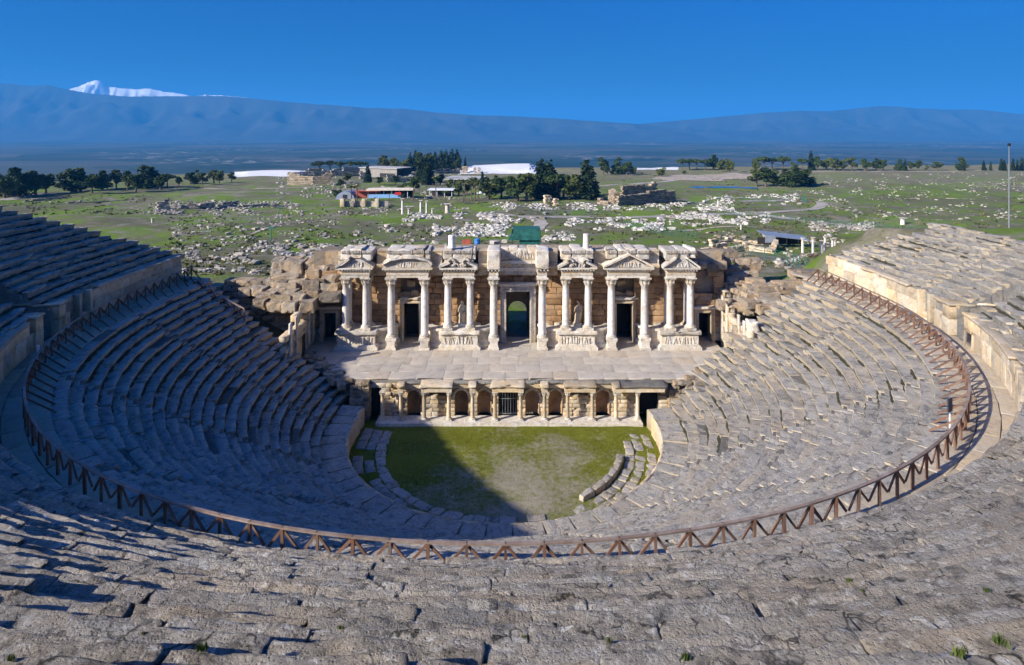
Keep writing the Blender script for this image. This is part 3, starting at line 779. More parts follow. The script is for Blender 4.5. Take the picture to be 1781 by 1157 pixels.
# column of the stage front, one mesh set shared by all
def column_set(H, R, rb, cap, mats, n=16, flut=False, twist=0):
    base = MB().box(-rb, rb, -rb, rb, 0, 0.12*rb*4).lathe([(rb*0.98, 0.12*rb*4), (rb*1.02, rb*0.6), (rb*0.85, rb*0.72), (rb*0.92, rb*0.85), (R*1.05, rb*1.0)], n=n)
    shaft = MB().lathe([(R*1.08, rb*0.98), (R*1.0, rb*1.2), (R*1.0, H*0.4), (R*0.93, H*0.75), (R*0.86, H-cap-0.02), (R*0.95, H-cap)], n=n)
    c = MB()
    prof = [(R*0.88, H-cap), (R*1.02, H-cap*0.86), (R*1.30, H-cap*0.66), (R*1.05, H-cap*0.62), (R*1.12, H-cap*0.42), (R*1.5, H-cap*0.20), (R*1.2, H-cap*0.16)]
    c.lathe(prof, n=12); c.box(-R*1.5, R*1.5, -R*1.5, R*1.5, H-cap*0.16, H)
    for k in range(8):                               # leaves of the capital
        a = 2*math.pi*k/8; ca, sa = math.cos(a), math.sin(a)
        for (r0, z0, r1, z1, w) in ((R*0.98, H-cap*0.95, R*1.42, H-cap*0.55, R*0.30), (R*1.05, H-cap*0.6, R*1.7, H-cap*0.18, R*0.22)):
            c.bar((r0*ca, r0*sa, z0), (r1*ca, r1*sa, z1), w, w*0.5)
    return [b.me(nm, m, sm) for b, nm, m, sm in ((base, 'column_base', mats[0], False), (shaft, 'column_shaft', mats[1], True), (c.wear(R*0.06, 3/R*0.3, 3), 'column_capital', mats[0], False))]
def put_column(parent, cset, x, y, z, rot=0):
    s = link('column', cset[1], parent, (x, y, z), rot)
    link('column_base', cset[0], s); link('column_capital', cset[2], s); return s
pc = column_set(2.62, 0.17, 0.26, 0.42, (M_MARBLE, M_WALL))
for i, x in enumerate(colx):
    put_column(sp, pc, x, YP-0.10, 0.28)
MB().box(colx[0]-0.5, colx[-1]+0.35, YP-0.75, YP+0.9, -0.2, 0.27).wear(0.03, 0.8, 2).build('marble_step', M_MARBLE, sp)
# wall behind, block by block with openings
ybk = YP+0.75
def wall_blocks(parent, x0, x1, z0, z1, y, th, openings, mat, bw, bh, seed, name='wall_block', rag=0.0, variants=None):
    """coursed masonry; openings are (x0, x1, z0, z1, arched); blocks that meet an opening are cut back to its edge"""
    r2 = random.Random(seed); nz = max(1, int(round((z1-z0)/bh))); hh = (z1-z0)/nz
    for k in range(nz):
        za, zb = z0+k*hh, z0+(k+1)*hh; zm = (za+zb)/2; x = x0-r2.uniform(0, bw*0.5)
        spans = [(x0, x1)]
        for (o0, o1, oz0, oz1, arch) in openings:
            if oz0 <= zm <= oz1:
                a0, a1 = o0, o1
                if arch:
                    rad = (o1-o0)/2; zs = oz1-rad
                    if zm > zs: wd = math.sqrt(max(0, rad*rad-(zm-zs)**2)); a0, a1 = (o0+o1)/2-wd, (o0+o1)/2+wd
                ns = []
                for s0, s1 in spans:
                    if a1 <= s0 or a0 >= s1: ns.append((s0, s1)); continue
                    if a0 > s0: ns.append((s0, a0))
                    if a1 < s1: ns.append((a1, s1))
                spans = ns
        for s0, s1 in spans:
            if s1-s0 < 0.05: continue
            n = max(1, int(round((s1-s0)/(bw*r2.uniform(0.8, 1.25))))); cuts = np.linspace(s0, s1, n+1)
            for q in range(1, n): cuts[q] += r2.uniform(-0.2, 0.2)*(s1-s0)/n
            for q in range(n):
                if rag and k >= nz-2 and r2.random() < rag: continue
                w = cuts[q+1]-cuts[q]
                link(name, r2.choice(variants), parent, ((cuts[q]+cuts[q+1])/2, y+th/2+r2.uniform(-0.05, 0.05), zm), 0, (max(0.04, w-0.015), th, hh-0.015))
def block_set(mat, n, seed, size=(1, 0.6, 0.5), rough=0.03, res=(4, 2, 3), rr=0.03, chip=0.06, nm='wall_block'):
    return [mesh(nm, V/np.array(size), F, mat, smooth=(mat is not M_RUIN)) for V, F in [stone(*res, size, rr, rough, 2.2, seed+s, 0, chip) for s in range(n)]]
BRN = block_set(M_BROWN, 8, 900); WLL = block_set(M_WALL, 8, 930); RNB = block_set(M_RUIN, 12, 960, (1, 0.7, 0.5), 0.04, (10, 6, 6), 0.02, 0.11); MRB = block_set(M_MARBLE, 6, 990, (1, 0.6, 0.5), 0.02, (4, 2, 3), 0.02, 0.05)
def mid(i): return (colx[i]+colx[i+1])/2
ops = []
for i in (1, 3, 4, 6, 7, 9): ops.append((mid(i)-0.62, mid(i)+0.62, 0.3, 2.72, True))
for i in (2, 8): ops.append((colx[i]+0.32, colx[i+1]-0.32, 2.15, 2.85, False))
ops.append((colx[5]+0.30, colx[6]-0.30, 0.2, 2.85, False))
ops.append((XP(640), XP(660), 0.2, 3.05, False)); ops.append((XP(1114), XP(1149), 0.2, 2.9, False))
wall_blocks(sp, XP(634), XP(1165), 0.25, 3.25, ybk, 0.7, ops, M_WALL, 0.85, 0.38, 5, variants=WLL)
for i in (1, 3, 4, 6, 7, 9):                          # niche: arch moulding, back and floor
    c = mid(i); mb = MB()
    for k in range(11):
        a0, a1 = math.pi*k/11, math.pi*(k+1)/11
        poly = [(c+R*math.cos(q), 2.10+R*math.sin(q)) for R, q in ((0.60, a0), (0.80, a0), (0.80, a1), (0.60, a1))]
        mb.prism(poly, ybk-0.16, ybk+0.02)
    mb.build('niche_arch', M_WALL, sp)
    V = []; F = []; n = 12
    for k in range(n+1):
        a = math.pi*k/n
        for z in (0.2, 2.95): V.append((c-0.68*math.cos(a), ybk+0.3+0.72*math.sin(a), z))
    for k in range(n): F.append([2*k, 2*k+2, 2*k+3, 2*k+1])
    me = mesh('niche_back', V, F, M_BROWN, smooth=True); link('niche_back', me, sp)
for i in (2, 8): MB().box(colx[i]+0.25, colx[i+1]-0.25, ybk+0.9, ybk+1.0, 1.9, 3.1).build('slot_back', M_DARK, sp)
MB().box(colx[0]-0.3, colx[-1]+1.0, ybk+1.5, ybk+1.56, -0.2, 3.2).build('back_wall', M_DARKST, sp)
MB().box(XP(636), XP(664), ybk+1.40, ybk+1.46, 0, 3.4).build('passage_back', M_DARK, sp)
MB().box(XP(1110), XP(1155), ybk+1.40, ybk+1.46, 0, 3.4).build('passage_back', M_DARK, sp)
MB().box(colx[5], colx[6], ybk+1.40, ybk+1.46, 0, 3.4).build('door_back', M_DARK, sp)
g = thing('iron_gate', 'grey barred gate in the middle doorway of the stage front', 'gate', (mid(5), ybk+0.25, 0.28))
for k in range(7): MB().bar((-0.75+0.25*k, 0, 0), (-0.75+0.25*k, 0, 2.4), 0.035).build('bar', M_GREY, g)
for z in (0.1, 1.5, 2.4): MB().bar((-0.78, -0.02, z), (0.78, -0.02, z), 0.05).build('cross_bar', M_GREY, g)
# entablature: projecting over the pairs of columns, set back over the niches
for i in range(11):
    x0, x1 = colx[i], colx[i+1]; proud = i in (0, 2, 5, 8, 10)
    if i == 0: continue
    y0 = YP-0.36 if proud else YP+0.55
    if i == 10: x1 = XP(1150)
    xa, xb = (x0-0.26, x1+0.26) if proud else (x0+0.27, x1-0.27)
    MB().box(xa, xb, y0, YP+1.0, 2.90, 3.18).wear(0.02, 1.2, i).build('architrave', M_WALL, sp)
    MB().prism([(xa, 3.18), (xb, 3.18), (xb+0.03, 3.34), (xa-0.03, 3.34)], y0+0.02, YP+1.02).wear(0.02, 1.2, i+20).build('frieze', M_WALL, sp)
    V, F = stone(10, 5, 3, (xb-xa+(0.22 if proud else 0.0), YP+1.09-y0, 0.20), 0.04, 0.05, 2.2, 40+i, 0, 0.10)
    link('cornice', mesh('cornice', V, F, M_DARKST if i % 3 != 2 else M_WALL, smooth=True), sp, ((xa+xb)/2, (y0-0.14+YP+0.95)/2, 3.44))
for i, x in enumerate(colx):                          # short returns over single columns
    if i in (4, 7, 10) or i == 1:
        MB().box(x-0.26, x+0.26, YP-0.36, YP+0.54, 2.90, 3.34).wear(0.02, 1.2, i+50).build('column_block', M_WALL, sp)
        V, F = stone(3, 4, 3, (0.72, 1.2, 0.26), 0.05, 0.05, 2.2, 70+i, 0, 0.10)
        link('cornice', mesh('cornice', V, F, M_WALL, smooth=True), sp, (x, YP+0.0, 3.475))
# rough masonry cheek walls at both ends of the stage front
for u0, u1, lab in ((606, 640, 'dark broken masonry pier at the shaded end of the stage front'), (1165, 1206, 'low broken masonry pier at the sunlit end of the stage front')):
    t = thing('masonry_pier', lab, 'masonry')
    wall_blocks(t, XP(u0), XP(u1), 0.0, 3.55, YP+0.3, 1.1, [], M_RUIN, 0.55, 0.36, 9, 'stone', 0.3, RNB)

# ------------------------------------------------------------------ stage floor
def floor_x(y):                                  # the floor narrows towards the orchestra
    t = (y-57.2)/(65.0-57.2); t = min(1, max(0, t)); return -15.0-6.3*t, 16.4+5.6*t
mb = MB(); ya = YP+0.9
P4 = [(floor_x(ya)[0], ya), (floor_x(ya)[1], ya), (floor_x(65)[1], 65.0), (22.0, 69.0), (-21.3, 69.0), (floor_x(65)[0], 65.0)]
mb.raw([(x, y, z) for z in (3.25, 3.5) for x, y in P4], [[0, 5, 4, 3, 2, 1], [6, 7, 8, 9, 10, 11]]+[[i, (i+1) % 6, (i+1) % 6+6, i+6] for i in range(6)])
sf = struct('stage_floor', mb.me('stage_floor', M_DARKST))
for k_ in (0, 1):
    (xa_, ya_), (xb_, yb_) = (P4[0], P4[5]) if k_ == 0 else (P4[1], P4[2])
    MB().raw([(xa_, ya_+0.6, -1), (xb_, yb_, -1), (xb_, yb_, 3.24), (xa_, ya_+0.6, 3.24), (xa_+0.3, ya_+0.6, -1), (xb_+0.3, yb_, -1), (xb_+0.3, yb_, 3.24), (xa_+0.3, ya_+0.6, 3.24)], [[0, 1, 2, 3], [7, 6, 5, 4], [0, 4, 5, 1], [2, 6, 7, 3], [1, 5, 6, 2], [0, 3, 7, 4]]).build('retaining_wall', M_RUIN, sf)
flv = block_set(M_STAGE, 6, 1100, (2, 2, 0.2), 0.010, (4, 4, 1), 0.012, 0.02, 'floor_slab')
ycuts = [YP+0.98, YP+2.6, YP+4.4, YP+6.3, YP+8.1, YP+9.9, 69.0]
for k in range(6):
    lo_, hi_ = floor_x((ycuts[k]+ycuts[k+1])/2); x = -22-rs.uniform(0, 1.5)
    while x < hi_:
        w = rs.uniform(1.7, 2.6); xa, xb = max(x, lo_), min(x+w, hi_)
        if xb-xa > 0.3: link('floor_slab', rs.choice(flv), sf, ((xa+xb)/2, (ycuts[k]+ycuts[k+1])/2, 3.56+rs.uniform(-0.004, 0.004)), 0, (xb-xa-0.008, ycuts[k+1]-ycuts[k]-0.008, 0.2))
        x += w
# rough stones along the slanting sides of the stage
for s, lab in ((0, 'dark rough stones along the shaded slanting edge of the stage'), (1, 'rough stones along the sunlit slanting edge of the stage')):
    t = thing('rubble_edge', lab, 'masonry')
    for k in range(26):
        y = 57.3+k*0.31; x = floor_x(y)[s]+(-1, 1)[s]*rs.uniform(-0.1, 0.5)
        for q in range(2):
            link('stone', rs.choice(RNB), t, (x+(-1, 1)[s]*q*0.7, y+rs.uniform(-0.2, 0.2), 3.45-q*0.15+rs.uniform(-0.15, 0.15)), (rs.uniform(-0.2, 0.2), rs.uniform(-0.2, 0.2), rs.uniform(0, 3)), (rs.uniform(0.6, 1.1), rs.uniform(0.5, 0.8), rs.uniform(0.4, 0.6)))
# ------------------------------------------------------------------ the stage building
SX = 0.63; YF = 64.6; YCOL = 65.25; YW = 67.6; ZS = 3.66
sb = thing('stage_building', 'ruined two-tone stage building with white marble columns and brown block wall', 'stage building')
def sweep(path, prof, name, mat, parent, close=True):
    P = np.array(path, float); T = np.gradient(P, axis=0); T /= np.linalg.norm(T, axis=1, keepdims=True)
    Nn = np.stack([T[:, 1], -T[:, 0]], 1); V = []; F = []; m = len(prof)
    for p, n in zip(P, Nn):
        for o, z in prof: V.append((p[0]+n[0]*o, p[1]+n[1]*o, z))
    for i in range(len(P)-1):
        for k in range(m-1): F.append([i*m+k, (i+1)*m+k, (i+1)*m+k+1, i*m+k+1])
    F.append(list(range(m))[::-1]); F.append([(len(P)-1)*m+k for k in range(m)])
    V = np.array(V); V = V+0.012*np.stack([fbm(V*1.5+k*9, k, 3) for k in range(3)], 1)
    return link(name, mesh(name, V, F, mat), parent)
def quarter(xa, ya, xb, yb, n=9):                    # concave quarter turn from a pedestal back to the wall
    return [(xa+(xb-xa)*math.sin(math.pi/2*k/n), ya+(yb-ya)*(1-math.cos(math.pi/2*k/n))) for k in range(n+1)]

# brown wall with its doors
door_side = [(-12.45, -10.70), (10.70, 12.45)]
ops = [(SX-1.42, SX+1.42, 0, 9.45, False)]+[(SX+a-0.1, SX+b+0.1, 0, 8.0, False) for a, b in door_side]
ops += [(SX-21.2, SX-19.6, 0, 6.9, False), (SX+19.5, SX+21.1, 0, 6.9, False)]
ops += [(SX+a-0.3, SX+b+0.2, 8.9, 10.7, False) for a, b in door_side]        # broken openings over the side doors
ops += [(SX+19.3, SX+21.4, 8.6, 11.0, True)]
wall_blocks(sb, SX-22.4, SX+22.4, 5.2, 11.25, YW, 0.6, ops, M_BROWN, 1.3, 0.62, 21, variants=BRN)
wall_blocks(sb, SX-22.4, SX+22.4, ZS, 5.2, YW, 0.6, ops, M_WALL, 1.6, 0.77, 22, variants=WLL)
wall_blocks(sb, SX-19.6, SX+19.6, 11.26, 13.45, YW-0.05, 0.6, [], M_WALL, 1.5, 0.55, 23, 'upper_block', 0.15, WLL)
core = MB()
cuts = [-22.4, -21.2, -19.6, -12.55, -10.60, -1.42, 1.42, 10.60, 12.55, 19.5, 21.1, 22.4]
for k in range(0, len(cuts), 2): core.box(SX+cuts[k], SX+cuts[k+1], YW+0.62, YW+1.5, ZS, 13.3)
for a, b, z in ((-21.2, -19.6, 6.9), (-12.55, -10.6, 8.0), (-1.42, 1.42, 9.5), (10.6, 12.55, 8.0), (19.5, 21.1, 6.9)): core.box(SX+a-0.02, SX+b+0.02, YW+0.63, YW+1.48, z, 13.28)
core.build('wall_core', M_RUIN, sb)
rear = MB(); R = 1.05; zs = 5.9
rear.box(SX-22.4, SX-R, 71.4, 72.3, 2.0, 12.8); rear.box(SX+R, SX+22.4, 71.4, 72.3, 2.0, 12.8)
poly = [(SX-R, zs)]+[(SX-R*math.cos(math.pi*k/12), zs+R*math.sin(math.pi*k/12)) for k in range(1, 12)]+[(SX+R, zs), (SX+R, 12.79), (SX-R, 12.79)]
rear.prism(poly[::-1], 71.41, 72.29)
for s in (-1, 1): rear.box(SX+s*22.4-0.4, SX+s*22.4+0.4, YW+1.0, 72.2, 2.0, 12.7)
rear.build('rear_wall', M_RUIN, sb)
MB().box(SX-22.3, SX-14.2, 69.0, 72.0, 12.81, 13.1).box(SX-13.9, SX+14, 69.0, 72.0, 13.0, 13.35).box(SX+14.2, SX+22.3, 69.0, 72.0, 12.4, 12.7).wear(0.1, 0.5, 4).build('top_slab', M_RUIN, sb)
MB().box(SX-22.0, SX+22.0, 68.9, 71.5, 3.0, 3.5).build('inner_floor', M_DARKST, sb)

# door frames
def frame(x0, x1, ztop, w, y, name, mat, z0=ZS, depth=0.55):
    f = MB()
    for k, (d, t) in enumerate(((0.0, 1.0), (0.08, 0.66), (0.15, 0.33))):     # stepped fasciae
        ww = w*t
        f.box(x0-ww, x0, y-d, y+depth, z0, ztop+0.001*k); f.box(x1, x1+ww, y-d, y+depth, z0, ztop+0.001*k)
        f.box(x0-ww, x1+ww, y-d, y+depth, ztop+0.002, ztop+ww)
    f.wear(0.025, 1.3, int(abs(x0)*7)); o = f.build(name, mat, sb)
    V, F = stone(8, 3, 2, (x1-x0+2*w+0.4, 0.75, 0.28), 0.04, 0.04, 2, int(abs(x0)*3)+5, 0, 0.08)
    link('door_cornice', mesh('door_cornice', V, F, M_MARBLE, smooth=True), o, ((x0+x1)/2, y+0.1, ztop+w+0.16)); return o
frame(SX-1.27, SX+1.27, 9.2, 0.62, YW-0.55, 'door_frame', M_MARBLE)
for a, b in door_side: frame(SX+a, SX+b, 7.86, 0.36, YW-0.25, 'door_frame', M_WALL)
frame(SX-21.1, SX-19.7, 6.8, 0.40, YW-0.25, 'door_frame', M_WALL); frame(SX+19.6, SX+21.0, 6.8, 0.40, YW-0.25, 'door_frame', M_WALL)
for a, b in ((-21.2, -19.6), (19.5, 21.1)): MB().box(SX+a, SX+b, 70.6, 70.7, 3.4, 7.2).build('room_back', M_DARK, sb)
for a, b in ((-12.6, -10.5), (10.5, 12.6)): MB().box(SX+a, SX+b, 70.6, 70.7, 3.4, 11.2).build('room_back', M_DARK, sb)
# broken stones in the openings above the side doors
for k, (x, z) in enumerate(((-12.2, 8.75), (-11.2, 8.85), (-11.6, 9.9), (11.0, 8.8), (12.1, 8.8), (11.3, 10.0), (20.0, 8.3), (20.8, 8.3))):
    link('fallen_stone', rs.choice(RNB), sb, (SX+x, YW+0.3, z), (0, rs.uniform(-0.3, 0.3), 0), (rs.uniform(0.7, 1.1), 0.7, rs.uniform(0.4, 0.7)))

# pedestals, columns, entablatures and pediments
CA = column_set(11.18-5.68, 0.36, 0.52, 0.85, (M_MARBLE, M_SHAFT), 18)
CB = column_set(11.18-4.62, 0.40, 0.56, 0.92, (M_MARBLE, M_SHAFT), 18)
CP = column_set(11.18-5.68, 0.30, 0.42, 0.75, (M_MARBLE, M_SHAFT), 4)
ent_i = [0]
def relief(x0, x1, z0, z1, y, seed, mat, parent, name='relief'):
    """a frieze of small worn figures"""
    r2 = random.Random(seed); mb = MB(); x = x0
    while x < x1-0.15:
        w = r2.uniform(0.16, 0.30); h = (z1-z0)*r2.uniform(0.65, 0.98); cx = x+w/2; d = r2.uniform(0.05, 0.10); lean = r2.uniform(-0.12, 0.12)
        mb.raw([(cx-w*0.42, y, z0), (cx+w*0.42, y, z0), (cx+w*0.30+lean, y, z0+h*0.72), (cx-w*0.30+lean, y, z0+h*0.72),
                (cx-w*0.2, y-d, z0+0.02), (cx+w*0.2, y-d, z0+0.02), (cx+w*0.16+lean, y-d, z0+h*0.68), (cx-w*0.16+lean, y-d, z0+h*0.68)],
               [[4, 5, 6, 7], [0, 1, 5, 4], [1, 2, 6, 5], [2, 3, 7, 6], [3, 0, 4, 7]])
        mb.lathe([(0.03, -0.06), (w*0.24, -0.03), (w*0.26, 0.05), (0.03, 0.1)], (cx+lean*1.2, y-d*0.4, z0+h*0.82), 6)
        x += w*r2.uniform(0.9, 1.5)
    mb.wear(0.02, 4, seed); return mb.build(name, mat, parent)
def pedestal(x0, x1, seed):
    p = MB().box(x0-0.02, x1+0.02, YF+0.30, YW, ZS+0.45, 5.28).wear(0.02, 1.0, seed).build('pedestal', M_MARBLE, sb)
    MB().prism([(x0-0.32, ZS), (x1+0.32, ZS), (x1+0.32, ZS+0.28), (x1+0.10, ZS+0.52), (x0-0.10, ZS+0.52), (x0-0.32, ZS+0.28)], YF, YW).wear(0.03, 1.0, seed+1).build('plinth', M_MARBLE, p)
    V, F = stone(14, 8, 3, (x1-x0+0.50, YW-YF-0.02, 0.40), 0.05, 0.05, 1.8, seed+2, 0, 0.08)
    link('pedestal_cornice', mesh('pedestal_cornice', V, F, M_MARBLE, smooth=True), p, ((x0+x1)/2, (YF+0.04+YW)/2, 5.47))
    relief(x0+0.25, x1-0.25, ZS+0.62, 5.2, YF+0.29, seed, M_MARBLE, p)
    return p
def entablature(x0, x1, y0, seed):
    e = MB().box(x0-0.42, x1+0.42, y0-0.42, YW+0.3, 11.18, 11.44).box(x0-0.46, x1+0.46, y0-0.46, YW+0.3, 11.441, 11.62).wear(0.02, 1.2, seed).build('architrave', M_MARBLE, sb)
    MB().box(x0-0.43, x1+0.43, y0-0.43, YW+0.3, 11.621, 11.93).wear(0.03, 1.2, seed+1).build('frieze', M_WALL, e)
    d = MB(); n = int((x1-x0+1.0)/0.26)
    for k in range(n): x = x0-0.5+k*(x1-x0+1.0)/(n-1); d.box(x-0.07, x+0.07, y0-0.66, y0-0.3, 11.93, 12.08)
    d.build('dentils', M_MARBLE, e)
    return e
def raking(mb, xa, za, xb, zb, t, y0, y1):
    mb.prism([(xa, za), (xb, zb), (xb, zb+t), (xa, za+t)], y0, y1)
def pediment(x0, x1, y0, kind, seed):
    c, h = (x0+x1)/2, 1.30; w = (x1-x0)/2+0.85; z0 = 12.09
    p = MB().box(c-w, c+w, y0-0.75, YW+0.2, z0, z0+0.16).wear(0.05, 1.3, seed).build('pediment', M_MARBLE, sb)
    mb = MB()
    if kind == 'arch':
        n = 12; pts = [(-w+0.05+2*(w-0.05)*k/n) for k in range(n+1)]; f = lambda t: z0+0.16+h*0.86*math.sqrt(max(0, 1-(t/(w+0.15))**2))-0.12
        for a, b in zip(pts[:-1], pts[1:]): mb.prism([(c+a, f(a)), (c+b, f(b)), (c+b, f(b)+0.24), (c+a, f(a)+0.24)], y0-0.78, y0+0.5)
        tp = [(c+t, f(t)-0.02) for t in pts]+[(c+w-0.2, z0+0.17), (c-w+0.2, z0+0.17)]
        MB().prism(tp[::-1], y0-0.40, YW).build('tympanum', M_MARBLE, p)
    elif kind == 'scroll':
        for s in (-1, 1):
            pr = None; m1 = MB()
            for k in range(14):
                a = math.pi*1.6*k/13; rr = 0.52*(1-0.045*k); q = (c+s*(w*0.46-0.52+0.9*math.cos(a)*rr+0.30), z0+0.66+math.sin(a)*rr)
                if pr: m1.bar((pr[0], y0-0.35, pr[1]), (q[0], y0-0.35, q[1]), 0.75, 0.20, up=(0, 0.01, 1))
                pr = q
            raking(m1, c+s*w*0.98, z0+0.16, c+s*w*0.45, z0+0.62, 0.20, y0-0.76, y0+0.4); m1.wear(0.09, 1.6, seed+s).build('scroll', M_MARBLE, p)
        MB().box(c-w*0.6, c+w*0.6, y0-0.15, YW, z0+0.16, z0+1.2).wear(0.06, 1.5, seed+4).build('tympanum', M_MARBLE, p)
    else:
        gap = 0.0 if kind == 'full' else 0.30
        for s in (-1, 1):
            m1 = MB(); raking(m1, c+s*w, z0+0.14, c+s*gap*w, z0+0.14+h*(1-gap), 0.22, y0-0.78, y0+0.45); m1.wear(0.10, 1.6, seed+s).build('raking_cornice', M_MARBLE, p)
        tp = [(c-w*0.86, z0+0.15), (c+w*0.86, z0+0.15), (c+w*gap*0.9+0.02, z0+0.15+h*(0.93-gap)), (c-w*gap*0.9-0.02, z0+0.15+h*(0.93-gap))]
        MB().prism(tp, y0-0.36, YW).build('tympanum', M_MARBLE, p)
    if mb.n: mb.wear(0.10, 1.6, seed+3).build('cornice_moulding', M_MARBLE, p)
    relief(c-w*0.45, c+w*0.45, z0+0.2, z0+0.85, y0-0.38, seed+8, M_MARBLE, p)
    # attic blocks standing over the pediment
    x = x0-0.55; k = 0
    while x < x1+0.4:
        ww = random.Random(seed+k).uniform(0.9, 1.5); xe = min(x+ww, x1+0.6); V, F = stone(6, 6, 5, (xe-x-0.04, YW-y0+0.7, 1.0), 0.05, 0.05, 2.0, seed+20+k, 0, 0.14)
        link('attic_block', mesh('attic_block', V, F, M_MARBLE, smooth=True), p, ((x+xe)/2, (y0-0.25+YW+0.45)/2+0.15, 13.62+0.05*(k % 3)-0.08-random.Random(seed*3+k).choice((0, 0, 0.06, 0.22))), (random.Random(seed+k).gauss(0, 0.02), random.Random(seed+k).gauss(0, 0.03), random.Random(seed+k).gauss(0, 0.02)))
        d = MB(); m = int((xe-x)/0.16)
        for q in range(m): d.box(x+0.06+q*0.16, x+0.14+q*0.16, y0-0.26, y0-0.10, 13.70, 13.98)
        if m: d.wear(0.015, 3, seed).build('carving', M_MARBLE, p)
        x = xe; k += 1
    return p
for s, kind in ((-1, 'broken'), (1, 'broken')):
    xa, xb = sorted((SX+s*15.0, SX+s*18.85)); ca, cb = sorted((SX+s*15.97, SX+s*18.1)); pedestal(xa, xb, 31+s)
    for x in (ca, cb): put_column(sb, CA, x, YCOL, 5.68); put_column(sb, CP, x, YW-0.75, 5.68, math.pi/4)
    entablature(ca, cb, YCOL, 51+s); pediment(ca, cb, YCOL, kind, 61+s)
for s, kind in ((-1, 'scroll'), (1, 'scroll')):
    xa, xb = sorted((SX+s*4.25, SX+s*8.0)); ca, cb = sorted((SX+s*5.02, SX+s*7.37)); pedestal(xa, xb, 71+s)
    for x in (ca, cb): put_column(sb, CA, x, YCOL, 5.68); put_column(sb, CP, x, YW-0.75, 5.68, math.pi/4)
    entablature(ca, cb, YCOL, 81+s); pediment(ca, cb, YCOL, kind, 91+s)
def tall_pedestal(x):
    return MB().box(x-0.55, x+0.55, YCOL-0.62, YCOL+0.5, ZS, ZS+0.22).prism([(x-0.50, ZS+0.22), (x+0.50, ZS+0.22), (x+0.42, ZS+0.36), (x+0.42, ZS+0.78), (x+0.52, ZS+0.96), (x-0.52, ZS+0.96), (x-0.42, ZS+0.78), (x-0.42, ZS+0.36)], YCOL-0.52, YCOL+0.5).wear(0.02, 2, int(abs(x)*9)).build('column_pedestal', M_MARBLE, sb)
for s, kind in ((-1, 'arch'), (1, 'full')):
    ca, cb = sorted((SX+s*9.80, SX+s*13.30))
    for x in (ca, cb): tall_pedestal(x); put_column(sb, CB, x, YCOL, 4.62)
    entablature(ca, cb, YCOL, 101+s); pediment(ca, cb, YCOL, kind, 111+s)
for s in (-1, 1):
    x = SX+s*2.55; tall_pedestal(x); put_column(sb, CB, x, YCOL, 4.62)
    entablature(x-0.05, x+0.05, YCOL, 121+s)
    V, F = stone(5, 8, 9, (1.35, YW-YCOL+1.0, 2.0), 0.08, 0.06, 1.8, 131+s, 0, 0.14); link('attic_block', mesh('attic_block', V, F, M_MARBLE, smooth=True), sb, (x, (YCOL+YW)/2-0.2, 13.1))
    relief(x-0.35, x+0.35, 12.6, 13.9, YCOL-0.58, 141+s, M_MARBLE, sb)
# recessed podium and entablature between the projecting bays, turning back in quarter curves
PODP = [(0.25, ZS), (0.25, ZS+0.3), (0.0, ZS+0.5), (0.0, 5.25), (0.22, 5.45), (0.22, 5.66), (-0.9, 5.66), (-0.9, ZS)]
ENTP = [(-0.6, 11.28), (0.35, 11.28), (0.40, 11.65), (0.36, 11.95), (0.62, 12.15), (0.62, 12.4), (0.25, 12.5), (0.22, 13.6), (0.34, 13.8), (-1.6, 13.8), (-1.6, 11.28)]
for s in (-1, 1):
    for xa, xb in ((14.95, 12.95), (8.05, 10.15), (4.2, 2.3)):
        q = quarter(SX+s*xa, 65.6, SX+s*xb, YW-0.25); q2 = quarter(SX+s*xa, 66.0, SX+s*(xb+(0.0 if xb < 5 else (0.6 if xa < xb else -0.6))), YW-0.30)
        if (q[-1][0] < q[0][0]): q = q[::-1]; q2 = q2[::-1]
        sweep(q, PODP, 'curved_podium', M_MARBLE, sb); sweep(q2, ENTP, 'curved_entablature', M_WALL, sb)
e = MB().box(SX-2.0, SX+2.0, YW-0.65, YW+0.5, 11.0, 11.4).box(SX-2.02, SX+2.02, YW-0.75, YW+0.5, 11.401, 11.8).box(SX-2.0, SX+2.0, YW-0.62, YW+0.5, 11.801, 12.3).box(SX-2.03, SX+2.03, YW-1.1, YW+0.5, 12.301, 12.62).wear(0.03, 1.0, 3).build('central_entablature', M_MARBLE, sb)
for k in range(4):
    V, F = stone(6, 5, 6, (1.0, 1.5, 1.35), 0.05, 0.05, 2, 170+k, 0, 0.12); link('attic_block', mesh('attic_block', V, F, M_MARBLE, smooth=True), e, (SX-1.5+k*1.0, YW-0.1, 13.3+0.05*(k % 2)))
relief(SX-1.7, SX+1.7, 12.85, 13.75, YW-0.86, 181, M_MARBLE, e)
for s in (-1, 1):                                   # wall top over the end doors, and door-bay backs
    for k in range(4):
        V, F = stone(5, 4, 4, (1.3, 1.6, 0.9), 0.08, 0.08, 1.6, 190+k+s, 0, 0.2)
        if s > 0: link('wall_top_stone', mesh('wall_top_stone', V, F, M_RUIN, smooth=True), sb, (SX+19.4+k*0.9, YW+0.7, 11.6+0.3*(k % 2)))
